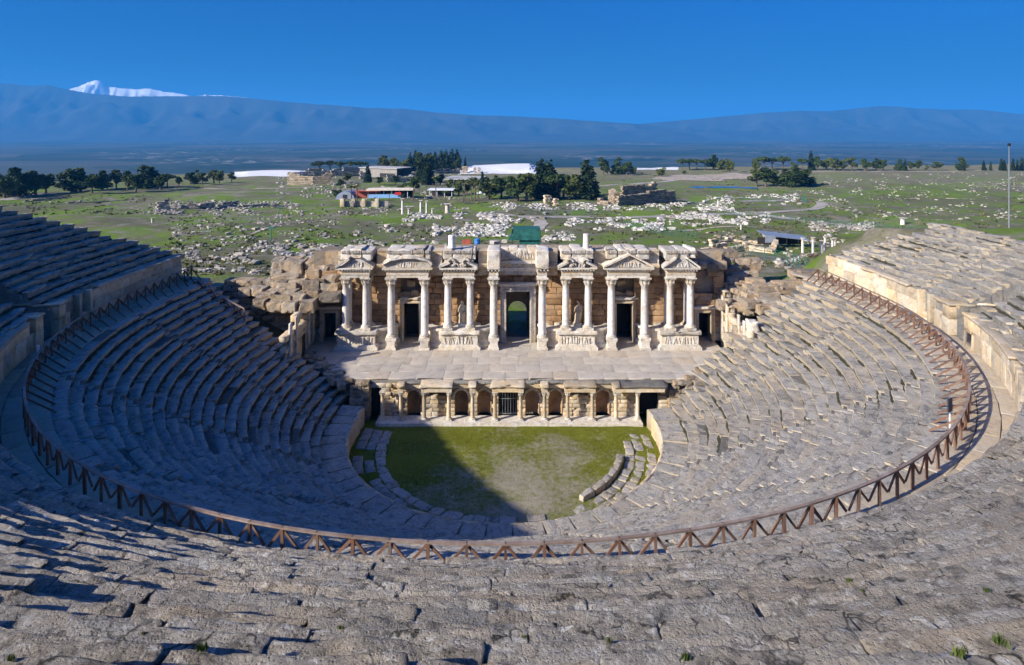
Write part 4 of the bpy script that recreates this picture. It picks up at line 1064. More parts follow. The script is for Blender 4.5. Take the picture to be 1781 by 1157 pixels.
# statues, standing on the pedestals
def statue(x, lean, seed, label):
    t = thing('statue', label, 'statue', (x, YW-1.15, 5.68))
    MB().box(-0.42, 0.42, -0.35, 0.35, 0, 0.32).wear(0.02, 2, seed).build('plinth', M_MARBLE, t)
    prof = [(0.34, 0.24, 0.32), (0.36, 0.26, 0.5), (0.33, 0.24, 0.8), (0.37, 0.26, 1.1), (0.34, 0.24, 1.35), (0.29, 0.20, 1.55), (0.35, 0.23, 1.85), (0.38, 0.22, 2.05), (0.22, 0.15, 2.2), (0.12, 0.11, 2.28), (0.15, 0.15, 2.4), (0.14, 0.15, 2.52), (0.05, 0.05, 2.6)]
    V = []; F = []; n = 24
    for k, (a, b, z) in enumerate(prof):
        f = k/len(prof); cx = lean*math.sin(f*3.0)*0.5; fold = 0.10*(1-f) if z < 1.6 else 0.03
        for i in range(n):
            q = 2*math.pi*i/n; g = 1+fold*math.sin(q*7+z*2+seed); V.append((cx+a*g*math.cos(q), b*g*math.sin(q), z))
    for k in range(len(prof)-1):
        for i in range(n): F.append([k*n+i, k*n+(i+1) % n, (k+1)*n+(i+1) % n, (k+1)*n+i])
    F.append([(len(prof)-1)*n+i for i in range(n)])
    m = MB().raw(V, F); m.bar((lean*0.3-0.30, -0.05, 2.0), (lean*0.3-0.40, -0.12, 1.5), 0.17, 0.17).bar((lean*0.3+0.30, -0.05, 2.0), (lean*0.2+0.36, -0.2, 1.55), 0.17, 0.17)
    m.bar((lean*0.2+0.36, -0.2, 1.56), (lean*0.2+0.05, -0.30, 1.45), 0.14, 0.14)
    m.wear(0.035, 3, seed).build('draped_figure', M_WALL, t, True)
statue(SX-5.95, 0.08, 3, 'worn standing draped statue between columns left of the central doorway')
statue(SX+6.35, 0.42, 9, 'worn draped statue with swaying hip between columns right of the central doorway')
for x, z, h, lab in ((-7.1, 14.0, 1.35, 'short white column stub on the roofline left of centre'), (7.3, 13.9, 1.6, 'short white column stub on the roofline right of centre')):
    t = thing('column_stub', lab, 'column', (SX+x, YW-1.2, z))
    MB().lathe([(0.42, 0), (0.42, 0.12), (0.33, 0.2), (0.32, h), (0.30, h+0.02)], n=16).wear(0.02, 2, 1).build('drum', M_SHAFT, t, True)

# ------------------------------------------------------------------ side walls of the stage and the stacked ruins over them
def side_wall(x, y0, y1, ztop, sgn, label):
    t = thing('stage_side_wall', label, 'wall', (x, y0, 0), math.pi/2)
    n = 3; L = y1-y0
    for k in range(n):
        wall_blocks(t, L*k/n, L*(k+1)/n, 3.0, ztop-1.1*(n-1-k), -0.35, 0.7, [(L*0.52, L*0.64, 0, 5.6, False)] if k == 1 else [], M_WALL, 1.2, 0.62, 77+k, variants=WLL, rag=0.25)
    for q in (0.12, 0.30, 0.72, 0.88):
        V, F = stone(2, 2, 9, (0.5, 0.22, 4.6), 0.03, 0.02, 1.5, int(q*100), 0, 0.04)
        link('pilaster', mesh('pilaster', V, F, M_MARBLE, smooth=True), t, (L*q, 0.42*sgn, ZS+2.0+q))
    MB().box(L*0.50, L*0.66, -0.2, 0.2, 5.6, 6.0).build('lintel', M_WALL, t)
    MB().box(L*0.53, L*0.63, -0.30, -0.24, 3.2, 5.6).build('door_dark', M_DARK, t)
    return t
side_wall(-21.7, 58.6, YW, 9.3, -1, 'shaded side wall with small doorway left of the stage')
side_wall(23.0, 59.4, YW, 9.4, 1, 'sunlit marble-faced side wall right of the stage')
def pile(label, stones, sc, x0, y0, name='ruined_masonry', mat=RNB, fy=lambda v: 58.5+(600-v)*0.085, cat='ruin', dep=1.5):
    t = thing(name, label, cat); 
    for cx, cy, w, h in stones:
        u, v = x0+cx/sc, y0+cy/sc; Y = fy(v); X, _, Z = px(u, v, Y); k = Y/FPX/sc
        o = link('stone', rs.choice(mat), t, (X, Y+rs.uniform(0.0, 0.3), Z-0.08), (rs.uniform(-0.05, 0.05), rs.uniform(-0.05, 0.05), rs.uniform(-0.15, 0.15)), (w*k*1.06, dep*rs.uniform(0.8, 1.3), h*k*1.25))
    return t
pile('leaning stack of huge weathered blocks left of the stage building', [(350, 245, 80, 70), (465, 262, 150, 90), (430, 215, 160, 30), (345, 300, 75, 40), (400, 340, 200, 48), (330, 385, 80, 40), (420, 392, 130, 45), (340, 437, 120, 36), (450, 440, 80, 34), (370, 490, 170, 65), (505, 480, 100, 60), (590, 250, 90, 60), (600, 320, 100, 80), (590, 400, 110, 80), (590, 470, 110, 70), (560, 540, 100, 70), (670, 290, 90, 70), (745, 285, 70, 80), (730, 350, 110, 60), (720, 410, 120, 60), (730, 470, 140, 50), (660, 380, 70, 60), (130, 432, 80, 46), (215, 425, 110, 50), (265, 475, 130, 60), (330, 540, 120, 60), (440, 545, 100, 60), (230, 520, 90, 60)], 4.13, 400, 400, fy=lambda v: 59.5+(590-v)*0.075)
pile('sunlit stack of thick slabs right of the stage building', [(680, 345, 180, 42), (760, 392, 235, 52), (785, 442, 245, 52), (795, 495, 255, 55), (800, 552, 250, 60), (755, 630, 130, 80), (845, 622, 90, 78), (930, 610, 120, 62), (640, 430, 130, 70), (620, 500, 130, 70), (620, 570, 130, 60), (1015, 385, 300, 70), (1040, 478, 250, 72), (1065, 532, 210, 44), (1205, 272, 280, 66), (1215, 350, 250, 66), (1110, 335, 90, 60), (1080, 270, 80, 60), (900, 440, 70, 80)], 5.94, 1200, 430)
pile('crumbling yellow masonry beside the end doorway right of the stage', [(420, 240, 170, 70), (640, 212, 160, 60), (500, 290, 170, 62), (530, 370, 150, 60), (430, 350, 120, 90), (440, 440, 160, 90), (430, 530, 150, 90), (540, 450, 110, 80), (540, 530, 110, 70), (340, 400, 70, 90), (340, 490, 80, 70), (330, 590, 90, 60), (200, 128, 190, 74), (90, 130, 90, 74), (330, 150, 170, 66), (400, 60, 150, 60), (250, 60, 150, 60), (560, 150, 140, 60), (680, 150, 120, 50), (470, 610, 160, 70), (600, 640, 110, 80), (620, 270, 130, 60), (540, 880, 150, 90), (480, 940, 160, 80)], 5.94, 1200, 430, fy=lambda v: 60.5+(600-v)*0.078)
t = thing('carved_fragment', 'broken white carved fragment at the foot of the right-hand slabs', 'fragment', px(1308, 572, 60.2))
V, F = stone(6, 5, 7, (1.2, 0.9, 1.8), 0.2, 0.14, 2, 33, 0, 0.3); link('fragment', mesh('fragment', V, F, M_MARBLE, smooth=True), t)

for x0, x1, zt, lab in ((-32.5, -22.2, 10.6, 'rough retaining wall between the left tiers and the stacked blocks'), (23.6, 32.5, 9.6, 'rough retaining wall behind the far end of the right tiers')):
    t = thing('retaining_wall', lab, 'wall')
    wall_blocks(t, x0, x1, 2.4, zt, 66.3, 1.6, [], M_RUIN, 1.3, 0.62, 88, 'stone', 0.25, RNB)
# ------------------------------------------------------------------ paths, pool and white terraces on the plateau
M_PATH = plain_mat('gravel_path', (0.33, 0.295, 0.25), 0.95, 0, 0.3, 0.4)
M_DIRT = plain_mat('bare_dirt', (0.36, 0.30, 0.23), 0.95, 0, 0.22, 0.25)
M_TRAV = plain_mat('white_travertine', (0.66, 0.66, 0.66), 0.8, 0, 0.10, 0.06)
M_WATER = plain_mat('pool_water', (0.04, 0.16, 0.34), 0.15, 0, 0.1, 0.1)
def strip(name, pts, w, mat, lift=0.12, label=None):
    C = [Vector(at(*p)) for p in pts]; Q = []
    for i in range(len(C)-1):
        p0, p1, p2, p3 = C[max(0, i-1)], C[i], C[i+1], C[min(len(C)-1, i+2)]
        for k in range(8):
            t = k/8; Q.append(0.5*((2*p1)+(p2-p0)*t+(2*p0-5*p1+4*p2-p3)*t*t+(3*p1-p0-3*p2+p3)*t**3))
    Q.append(C[-1]); V = []; F = []
    for i, q in enumerate(Q):
        d = (Q[min(i+1, len(Q)-1)]-Q[max(i-1, 0)]); d.z = 0; d.normalize(); n = Vector((-d.y, d.x, 0))
        for k in range(-2, 3):
            e = q+n*(k*w/4*(1+0.12*math.sin(i*1.7+k))); V.append((e.x, e.y, float(gz(e.x, e.y))+lift))
    for i in range(len(Q)-1):
        for k in range(4): F.append([i*5+k, (i+1)*5+k, (i+1)*5+k+1, i*5+k+1])
    return struct(name, mesh(name, V, F, mat), label)
strip('path', [(930, 402), (940, 386), (905, 377), (860, 372)], 4, M_PATH)
strip('path', [(905, 377), (990, 378), (1080, 379), (1180, 377), (1290, 373), (1390, 366), (1428, 358), (1420, 351), (1360, 349), (1290, 351)], 4.2, M_PATH)
strip('path', [(1300, 373), (1360, 379), (1430, 388), (1500, 396), (1570, 402)], 4.0, M_PATH)
strip('path', [(1035, 324), (1110, 320), (1170, 314), (1230, 306), (1280, 301)], 7, M_PATH)
strip('dirt_clearing', [(1185, 314), (1230, 308), (1290, 306), (1330, 308)], 46, M_DIRT, 0.2)
strip('path', [(1280, 301), (1400, 300), (1520, 299), (1640, 299), (1770, 297)], 5, M_DIRT)
strip('path', [(0, 349), (60, 341), (130, 334), (200, 329)], 7, M_PATH)
strip('path', [(330, 326), (400, 330), (470, 328), (560, 324)], 4, M_DIRT)
strip('path', [(1180, 402), (1230, 398), (1280, 395), (1320, 396)], 2.4, M_DIRT)
strip('path', [(440, 408), (470, 396), (500, 388), (560, 384)], 1.0, M_DIRT)
strip('pool', [(1205, 327), (1260, 326), (1318, 328)], 5, M_WATER, 0.15)
def terrace(u0, u1, Y0, Y1, vt, seed):
    nu, nv = 60, 16; V = []; F = []
    for j in range(nv+1):
        for i in range(nu+1):
            s, t = i/nu, j/nv; Y = Y0+(Y1-Y0)*t; u = u0+(u1-u0)*s; X = (u-CX)*Y/FPX
            g = float(gz(X, Y)); zt = CAMZ-(vt+1.5*math.sin(s*5+seed)-HOR)*Y/FPX
            k = math.sin(math.pi*min(1, t*0.75))*min(1, 6*s, 6*(1-s)); st = math.floor(k*5)/5*0.6+k*0.4
            V.append((X, Y, max(g, -9)+0.1+max(0, zt-max(g, -9))*st))
    for j in range(nv):
        for i in range(nu): k = j*(nu+1)+i; F.append([k, k+1, k+nu+2, k+nu+1])
    struct('travertine_terrace', mesh('travertine_terrace', V, F, M_TRAV))
terrace(800, 945, 470, 560, 285, 1); terrace(408, 545, 430, 520, 297, 2); terrace(1095, 1180, 520, 570, 299, 3)

# ------------------------------------------------------------------ fallen stones in the fields
RT = []
for s in range(8):
    V, F = stone(2, 2, 2, (1, 0.8, 0.7), 0.12, 0.12, 2.0, 2000+s, 0, 0.25); RT.append((V, F))
def rubble(name, label, regs, mat):
    mb = MB()
    for u0, u1, v0, v1, n, s0, s1 in regs:
        U, W = RNG.uniform(u0, u1, n), RNG.uniform(v0, v1, n)
        ok = vnoise(np.stack([U*0.045, W*0.14, U*0+3.0], 1), 6)+0.16 > RNG.random(n)*0.6
        for u, v in zip(U[ok], W[ok]):
            X, Y, Z = at(u, v); s = s0+(s1-s0)*random.random()**2.2; V, F = random.choice(RT)
            R = rotz(random.uniform(0, 6.28)); mb.raw((V*np.array([s*random.uniform(0.7, 1.5), s, s*random.uniform(0.5, 1.0)])) @ R.T+np.array([X, Y, Z+s*0.15]), F)
    V, F, B = mb.arrays(); o = stuff(link(name, mesh(name, V, F, mat, B))); tag(o, label, 'rubble'); return o
rubble('marble_rubble', 'fields of white fallen marble blocks on the grass behind the stage building', [(985, 1155, 379, 402, 1530, 0.37, 1.36), (1165, 1340, 362, 392, 1530, 0.37, 1.28), (945, 1000, 402, 424, 442, 0.31, 1.04), (690, 905, 371, 386, 1360, 0.37, 1.28), (755, 905, 380, 412, 1360, 0.37, 1.28), (1050, 1300, 352, 366, 1190, 0.37, 1.20), (1230, 1400, 338, 352, 595, 0.37, 1.20), (850, 1040, 352, 366, 765, 0.37, 1.20), (1380, 1500, 330, 350, 204, 0.37, 0.96), (830, 905, 356, 372, 340, 0.37, 1.12)], M_WHITER)
rubble('large_fallen_blocks', 'larger tumbled blocks among the white and grey rubble', [(600, 1420, 350, 425, 260, 0.9, 2.2), (300, 600, 352, 460, 120, 0.7, 1.8), (480, 800, 300, 345, 160, 1.2, 3.0), (1220, 1490, 405, 470, 160, 0.5, 1.3)], M_RUBBLE)
rubble('field_rubble', 'grey stones strewn over the green slopes', [(300, 600, 378, 478, 2400, 0.18, 0.94), (265, 530, 350, 376, 1600, 0.30, 1.27), (440, 590, 425, 450, 640, 0.18, 0.85), (590, 780, 385, 432, 1120, 0.18, 0.94), (1440, 1781, 318, 384, 1440, 0.30, 1.10), (1405, 1560, 386, 402, 800, 0.30, 1.10), (480, 800, 300, 348, 1440, 0.42, 1.53), (80, 300, 345, 372, 400, 0.24, 0.85), (1210, 1480, 402, 470, 1120, 0.18, 0.77), (1420, 1781, 300, 320, 400, 0.42, 1.19), (560, 700, 352, 378, 560, 0.30, 1.02)], M_RUBBLE)

# low scrub and tussocks on the slopes
V = []; F = []; Bv = []
for u0, u1, v0, v1, n, sz in ((290, 620, 352, 480, 1500, 0.30), (0, 300, 340, 375, 400, 0.4), (600, 1480, 345, 430, 1800, 0.34), (1040, 1781, 302, 400, 1700, 0.45), (1200, 1480, 430, 475, 300, 0.25)):
    U, W = RNG.uniform(u0, u1, n), RNG.uniform(v0, v1, n)
    ok = vnoise(np.stack([U*0.03, W*0.1, U*0+8.0], 1), 9) > -0.15
    for u, v in zip(U[ok], W[ok]):
        X, Y, Z = at(u, v); s = sz*random.uniform(0.4, 1.5); b = random.random()
        for _ in range(7):
            a = random.uniform(0, 6.28); c, d = math.cos(a)*s, math.sin(a)*s; ox, oy = random.gauss(0, s*0.6), random.gauss(0, s*0.6); h = s*random.uniform(0.4, 1.1); k = len(V)
            V += [(X+ox-c*0.5, Y+oy-d*0.5, Z-0.05), (X+ox+c*0.5, Y+oy+d*0.5, Z-0.05), (X+ox+c*0.3, Y+oy+d*0.3, Z+h), (X+ox-c*0.3, Y+oy-d*0.3, Z+h*0.8)]; F.append([k, k+1, k+2, k+3]); Bv += [b]*4
o = stuff(link('scrub', mesh('scrub', V, F, leaf_mat('scrub_leaves', (0.035, 0.055, 0.015), (0.13, 0.13, 0.05)), Bv))); tag(o, 'low scrub and tussocks over the plateau', 'scrub')

# ------------------------------------------------------------------ ruins and buildings beyond the theatre
def ruin(name, label, segs, mat, cat='ruin', bw=1.3, bh=0.7, seed=1, th=1.2, rag=0.5):
    """coursed walls with a broken top; (u0, v0, u1, v1, height in metres)"""
    P0 = at(segs[0][0], segs[0][1]); t = thing(name, label, cat, P0); r2 = random.Random(seed)
    for (u0, v0, u1, v1, h) in segs:
        a, b = Vector(at(u0, v0)), Vector(at(u1, v1)); d = b-a; L = math.hypot(d.x, d.y); ang = math.atan2(d.y, d.x); n = max(1, int(L/bw)); mb = MB(); R = rotz(ang); ph = r2.uniform(0, 9)
        for i in range(n):
            top = h*(1-rag*0.5+rag*0.5*float(vnoise(np.array([[i*0.35+ph, 0, 0]]), seed)[0])); nk = max(1, int(top/bh))
            for k in range(nk):
                V, F = r2.choice(RT[:4]); w = L/n
                p = np.array([a.x, a.y, min(a.z, b.z)-0.3])-np.array(P0)+R @ np.array([(i+0.5+0.25*(k % 2))*w, r2.uniform(-0.12, 0.12), (k+0.5)*bh])
                mb.raw((V*np.array([w*1.12, th*1.25, bh*1.35])) @ R.T+p, F)
        V, F, B = mb.arrays(); stuff(link('masonry', mesh('masonry', V, F, mat, B), t))
    return t
ruin('ruined_wall', 'long low grey ruined wall with a tall stub on the left slope', [(272, 366, 292, 365, 7.0), (300, 364, 340, 363, 3.0), (345, 363, 372, 362, 3.6), (378, 362, 412, 360, 4.0), (420, 361, 470, 358, 2.4), (472, 362, 498, 360, 3.6)], M_RUBBLE, seed=3)
ruin('ruined_hall', 'sunlit brown ruined hall walls left of the pines', [(500, 322, 545, 321, 9.0), (545, 321, 578, 320, 8.0), (505, 316, 560, 312, 9.0)], M_RUIN, seed=4, bw=1.8, bh=1.0, rag=0.35)
ruin('ruined_bath', 'grey bath ruins below the umbrella pines', [(578, 323, 630, 322, 4.0), (545, 308, 600, 306, 8.0), (596, 306, 626, 305, 11.0), (625, 312, 640, 311, 9.0), (560, 303, 590, 301, 10.0)], M_RUBBLE, seed=5, bw=2.0, bh=1.0, rag=0.7)
ruin('ruined_bath', 'broken pale walls beside the dark cypresses', [(672, 317, 702, 316, 7.0), (700, 316, 732, 314, 6.0), (740, 300, 800, 298, 5.0), (770, 294, 806, 293, 6.0)], M_RUBBLE, seed=6, bw=2.0, bh=1.0, rag=0.6)
ruin('ruined_gateway', 'two square orange stone piers near the white terrace', [(803, 302, 812, 302, 6.5), (823, 302, 827, 302, 6.0), (831, 302, 835, 302, 6.0)], M_RUIN, seed=7, bw=1.6, bh=1.0, rag=0.1)
ruin('ruined_nymphaeum', 'massive pale ruined block with stepped sunlit end on the grass', [(1072, 358, 1172, 352, 7.2), (1072, 358, 1062, 350, 7.0), (1062, 357, 1042, 354, 3.0), (1080, 350, 1140, 346, 9.0), (1160, 349, 1172, 351, 6.0)], M_RUIN, seed=8, bw=1.8, bh=0.9, rag=0.25, th=2.0)
ruin('ruined_pier', 'pair of square cream piers right of the dense trees', [(946, 355, 957, 355, 4.2), (962, 358, 969, 358, 3.6)], M_WALL, seed=9, bw=1.2, bh=0.8, rag=0.1, th=2.0)
ruin('ruined_statue_base', 'jagged white marble pile beside the cream piers', [(986, 358, 998, 357, 3.0)], M_WHITER, seed=10, bw=0.8, bh=0.6, rag=0.8)
ruin('excavated_wall', 'sunlit excavated stone walls right of the stage building', [(1222, 440, 1262, 438, 2.2), (1262, 440, 1300, 437, 2.6), (1300, 437, 1345, 441, 2.4), (1235, 424, 1275, 421, 1.8), (1275, 421, 1335, 426, 1.6), (1345, 440, 1350, 432, 2.6)], M_WALL, seed=11, bw=0.9, bh=0.5, rag=0.35, th=0.9)
ruin('excavated_wall', 'low broken walls behind the row of thin columns', [(1370, 448, 1420, 446, 1.2), (1430, 440, 1480, 436, 1.8), (1440, 452, 1485, 452, 1.5), (1200, 408, 1250, 404, 1.0), (1240, 412, 1320, 412, 1.2)], M_RUIN, seed=12, bw=0.8, bh=0.45, rag=0.5, th=0.8)
ruin('ruined_wall', 'low grey wall lines running across the slope below the colonnade', [(560, 384, 640, 381, 1.0), (600, 392, 690, 389, 0.9), (520, 398, 575, 396, 0.9), (630, 374, 690, 372, 1.2)], M_RUBBLE, seed=15, bw=1.0, bh=0.45, rag=0.8)
ruin('ruined_wall', 'scattered wall stubs low on the left slope near the stacked blocks', [(330, 404, 372, 402, 0.9), (300, 396, 330, 398, 0.7), (380, 416, 430, 412, 0.8), (420, 440, 470, 436, 0.8), (500, 442, 560, 438, 0.9), (310, 420, 345, 421, 0.6)], M_RUBBLE, seed=16, bw=0.8, bh=0.4, rag=0.8)
ruin('ruined_wall', 'pale street of broken walls behind the colonnade', [(660, 366, 700, 364, 1.4), (790, 366, 850, 362, 1.5), (850, 360, 925, 360, 1.2), (700, 360, 760, 358, 1.0)], M_WHITER, seed=17, bw=1.2, bh=0.6, rag=0.6)
ruin('ruined_wall', 'broken white walls right of the massive ruined block', [(1180, 356, 1230, 352, 1.6), (1232, 348, 1290, 344, 1.5), (1300, 354, 1350, 350, 1.2), (1205, 362, 1260, 360, 1.0)], M_WHITER, seed=18, bw=1.2, bh=0.6, rag=0.7)
ruin('ruined_bath', 'row of grey broken walls behind the long pool pavilion', [(640, 330, 720, 328, 3.0), (700, 322, 760, 320, 3.5), (590, 332, 632, 331, 2.5), (735, 308, 790, 306, 3.0)], M_RUBBLE, seed=19, bw=1.8, bh=0.8, rag=0.7)
ruin('excavated_wall', 'nearest broken walls between the slab stack and the wire fence', [(1228, 458, 1290, 456, 1.8), (1292, 456, 1330, 462, 1.4), (1340, 466, 1400, 464, 1.0), (1240, 448, 1300, 446, 1.6), (1410, 462, 1470, 458, 1.3), (1380, 456, 1440, 452, 1.1)], M_RUIN, seed=21, bw=0.8, bh=0.45, rag=0.5, th=0.8)
ruin('field_wall', 'broken line of grey stones across the far right field', [(1300, 340, 1420, 336, 0.9), (1440, 326, 1560, 322, 0.9), (1560, 346, 1640, 345, 1.0), (1640, 345, 1781, 350, 0.9)], M_RUBBLE, seed=13, bw=1.2, bh=0.5, rag=0.8)
ruin('field_wall', 'dark hedge-like stone bank at the far left', [(50, 360, 140, 352, 1.6), (140, 352, 230, 348, 1.2), (40, 352, 130, 343, 1.8)], M_DARKST, seed=14, bw=1.4, bh=0.6, rag=0.6)
for k, u in enumerate((596, 615, 633, 656, 642)):
    if k == 4: continue
    X, Y, Z = at(u, 360); t = thing('stone_pier', '%s square stone pier in the row before the pool pavilion' % ('leftmost', 'second', 'third', 'rightmost')[k], 'pier', (X, Y, Z), 0, 'square piers before the pool pavilion')
    V, F = stone(3, 3, 5, (1.6, 1.6, 3.4), 0.12, 0.12, 1.2, 50+k, 0, 0.2); link('pier', mesh('pier', V, F, M_WALL, smooth=True), t, (0, 0, 1.5))
    MB().box(0.8, 4.2, 0.3, 0.9, -0.4, 2.2).wear(0.15, 0.8, k).build('wall_panel', M_RUBBLE, t)
ccol = column_set(1.0, 0.085, 0.11, 0.13, (M_MARBLE, M_SHAFT), 10)
def column_thing(u, vb, vt, label, w=1.0):
    X, Y, Z = at(u, vb); h = (vb-vt)*Y/FPX+0.3; t = thing('marble_column', label, 'column', (X, Y, Z-0.2), 0, 'columns standing in the fields')
    c = put_column(t, ccol, 0, 0, 0); c.scale = (4.6*w, 4.6*w, h); return t
for u, vb, vt, w, lab in ((700, 373, 346, 1.0, 'tallest white column, leftmost of the colonnade in the field'), (711, 373, 363, 0.9, 'short white column stump beside the tallest column'), (732, 371, 349, 1.1, 'white column, left of the pair in the colonnade'), (742, 371, 350, 0.9, 'thinner white column, right of the pair in the colonnade'), (752, 372, 363, 0.9, 'short white stump right of the column pair'), (778, 371, 355, 2.0, 'thick white column block at the right of the colonnade'),
                      (1396, 441, 415, 0.55, 'first thin pale column from the left below the tin shelter'), (1414, 443, 414, 0.55, 'second thin pale column from the left below the tin shelter'), (1429, 442, 420, 0.5, 'shorter third thin column below the tin shelter'), (1435, 440, 412, 0.55, 'tallest of the thin columns below the tin shelter'), (1448, 441, 416, 0.5, 'fifth thin column from the left below the tin shelter'), (1452, 441, 415, 0.5, 'sixth thin column from the left below the tin shelter'), (1466, 440, 418, 0.5, 'rightmost thin column below the tin shelter'),
                      (1249, 358, 348, 0.8, 'small column stump in the white rubble right of the ruined block'), (1570, 391, 380, 1.6, 'squat white block column in the field beside the right-hand tiers'), (1289, 402, 390, 0.6, 'lone thin column stump above the excavation'), (265, 388, 380, 0.8, 'small grey column stump on the left slope')):
    column_thing(u, vb, vt, lab, w)
# pool pavilion, cafe and other low buildings
def flat_building(label, u0, u1, vb, h, depth, roof, wall, over=0.8, cat='building', name='pavilion', extra=None):
    a, b = Vector(at(u0, vb)), Vector(at(u1, vb)); L = (b-a).length; t = thing(name, label, cat, a, math.atan2((b-a).y, (b-a).x))
    MB().prism([(-over, h), (L+over, h), (L+over, h+0.45), (-over, h+0.45)], -over, depth+over).build('roof', roof, t)
    MB().box(0, L, depth-0.3, depth, 0, h-0.01).build('back_wall', wall, t)
    if name == 'museum_hall': MB().box(0, L, 0, 0.6, -0.5, h-0.02).build('front_wall', wall, t); MB().box(L*0.55, L*0.95, -0.1, 0.0, 0, h*0.5).build('dark_opening', M_DARK, t)
    else:
     for k in range(int(L/3.5)+1): x = min(L, k*3.5); MB().box(x-0.1, x+0.1, 0, 0.2, -0.5, h-0.01).build('post', M_WHITEP, t)
    if extra: extra(t, L, h, depth)
    return t
def pool_bits(t, L, h, d):
    MB().box(L*0.02, L*0.75, -0.35, -0.15, 0, 1.7).build('blue_screen', plain_mat('pale_blue_screen', (0.25, 0.45, 0.75), 0.5), t)
    MB().box(-6.0, L*0.28, -1.4, 3, h-0.2, h-0.05).box(-6, L*0.28, 2.8, 3.0, 0, h-0.21).build('red_awning', M_RED, t)
    MB().box(L*0.62, L*0.76, -1.2, -0.9, 1.4, 2.7).build('red_banner', plain_mat('bright_red_cloth', (0.55, 0.03, 0.03), 0.8), t)
flat_building('long cream-roofed pool pavilion with red awning and blue screens', 640, 716, 345, 3.4, 7, M_CREAM, M_DARK, extra=pool_bits)
flat_building('low white-roofed cafe among palms right of the pool pavilion', 747, 786, 343, 3.2, 6, M_WHITEP, M_DARK)
flat_building('long pale hall roof behind the umbrella pines', 626, 690, 308, 6.5, 18, M_CONC, M_RUBBLE, name='museum_hall')
flat_building('flat concrete terrace roof below the white travertine', 770, 830, 318, 2.0, 25, M_CONC, M_CONC, name='terrace_roof')
X, Y, Z = at(600, 347); t = thing('vaulted_shed', 'small barrel-roofed blue-grey shed left of the pool pavilion', 'shed', (X, Y, Z))
n = 12; V = [(-4.2*math.cos(math.pi*k/n), y, 3.4*math.sin(math.pi*k/n)) for y in (0, 9) for k in range(n+1)]
mb = MB().raw(V, [[k, k+1, k+n+2, k+n+1] for k in range(n)]+[list(range(n+1))]); mb.build('vault', M_TIN, t)
MB().box(-1, 1, -0.06, 0.0, 0, 2.1).build('door', M_DARK, t)
for k, (u, v) in enumerate(((836, 345), (848, 347), (884, 345), (868, 343), (900, 346), (858, 344))):
    X, Y, Z = at(u, v); t = thing('sun_shade', '%s white sun shade under the trees beside the cafe' % ('first', 'second', 'fifth', 'fourth', 'rightmost', 'third')[k]+(' from left' if k != 4 else ''), 'sun shade', (X, Y, Z), 0, 'white shades by the cafe')
    MB().lathe([(2.0, 2.2), (0.1, 3.1)], n=8).build('canopy', M_WHITEP, t); MB().bar((0, 0, 0), (0, 0, 2.3), 0.1).build('pole', M_GREY, t)
# tin shelter over the dig
a = Vector(at(1345, 432)); t = thing('tin_shelter', 'dark open shelter with blue-grey tin roof over the dig', 'shelter', a); t.scale = (0.75, 0.75, 0.7)
k = a.y/FPX
MB().raw([(-2.0, 0, 3.4), (9.6, 0.5, 1.9), (10.4, 6, 2.3), (-2.0, 6, 3.8), (-2.0, 0, 3.5), (9.6, 0.5, 2.0), (10.4, 6, 2.4), (-2, 6, 3.9)], [[0, 3, 2, 1], [4, 5, 6, 7], [0, 1, 5, 4], [1, 2, 6, 5], [2, 3, 7, 6], [3, 0, 4, 7]]).build('roof', M_TIN, t)
MB().box(-2.1, 0.6, -0.12, -0.02, 1.5, 3.45).build('end_panel', M_TIN, t); MB().box(-1.9, 9.6, 5.4, 5.5, 0, 1.95).build('back_panel', M_DARK, t)
for x in (0.5, 3.5, 6.5, 9.3): MB().box(x-0.08, x+0.08, 0.1, 0.26, -1, 3.1-0.13*x).build('post', M_IRON, t)
# shade-net hut, red crate, blue barrel behind the roofline
a = px(890, 436, 113.0); t = thing('shade_net_hut', 'dark green shade-net hut behind the stage roofline', 'hut', (a[0], 113, float(gz(a[0], 113))-0.2)); hh = CAMZ-(399-HOR)*113/FPX-t.location.z
MB().raw([(-0.6, 0, hh-2.0), (5.2, 0, hh-2.0), (5.2, 0.3, hh), (0.2, 0.3, hh), (5.2, 4, hh), (0.2, 4, hh)], [[0, 1, 2, 3], [3, 2, 4, 5]]).build('net_roof', M_NET, t)
MB().box(1.4, 5.15, 0.35, 3.9, 0, hh-0.05).build('net_wall', M_NET, t)
for x in (0.1, 5.2): MB().bar((x, 0.2, 0), (x, 0.2, hh), 0.1).build('post', M_IRON, t)
def crate(u, v, Y, w, h, m, nm, label, cat):
    X, _, Z = px(u, v, Y); t = thing(nm, label, cat, (X, Y, Z))
    b = MB().box(-w/2, w/2, -w*0.4, w*0.4, 0, h).wear(0.03, 1, 2).build('body', m, t); 
    for s in (-1, 1): MB().box(s*w*0.32-0.06, s*w*0.32+0.06, -w*0.42, w*0.42, -0.02, h+0.02).build('batten', m, t)
crate(812, 432, 110, 1.5, 1.5, M_RED, 'red_crate', 'brick-red crate behind the roofline right of the column stub', 'crate')
X, _, Z = px(830, 425, 116); t = thing('blue_barrel', 'small bright blue barrel behind the roofline', 'barrel', (X, 116, Z)); MB().lathe([(0.5, 0), (0.55, 0.3), (0.5, 0.6), (0.55, 0.9), (0.45, 1.0)], n=12).build('body', M_BLUE, t)
MB().lathe([(0.46, 1.0), (0.46, 1.05)], n=12).build('lid', M_BLUE, t)
t = thing('low_wall', 'low straight wall between the red crate and the green hut', 'wall', px(828, 434, 112))
V, F = stone(20, 2, 2, (9.0, 0.6, 0.9), 0.05, 0.05, 1, 5, 0, 0.1); link('coping', mesh('coping', V, F, M_WALL, smooth=True), t, (4.3, 0, 0.2))
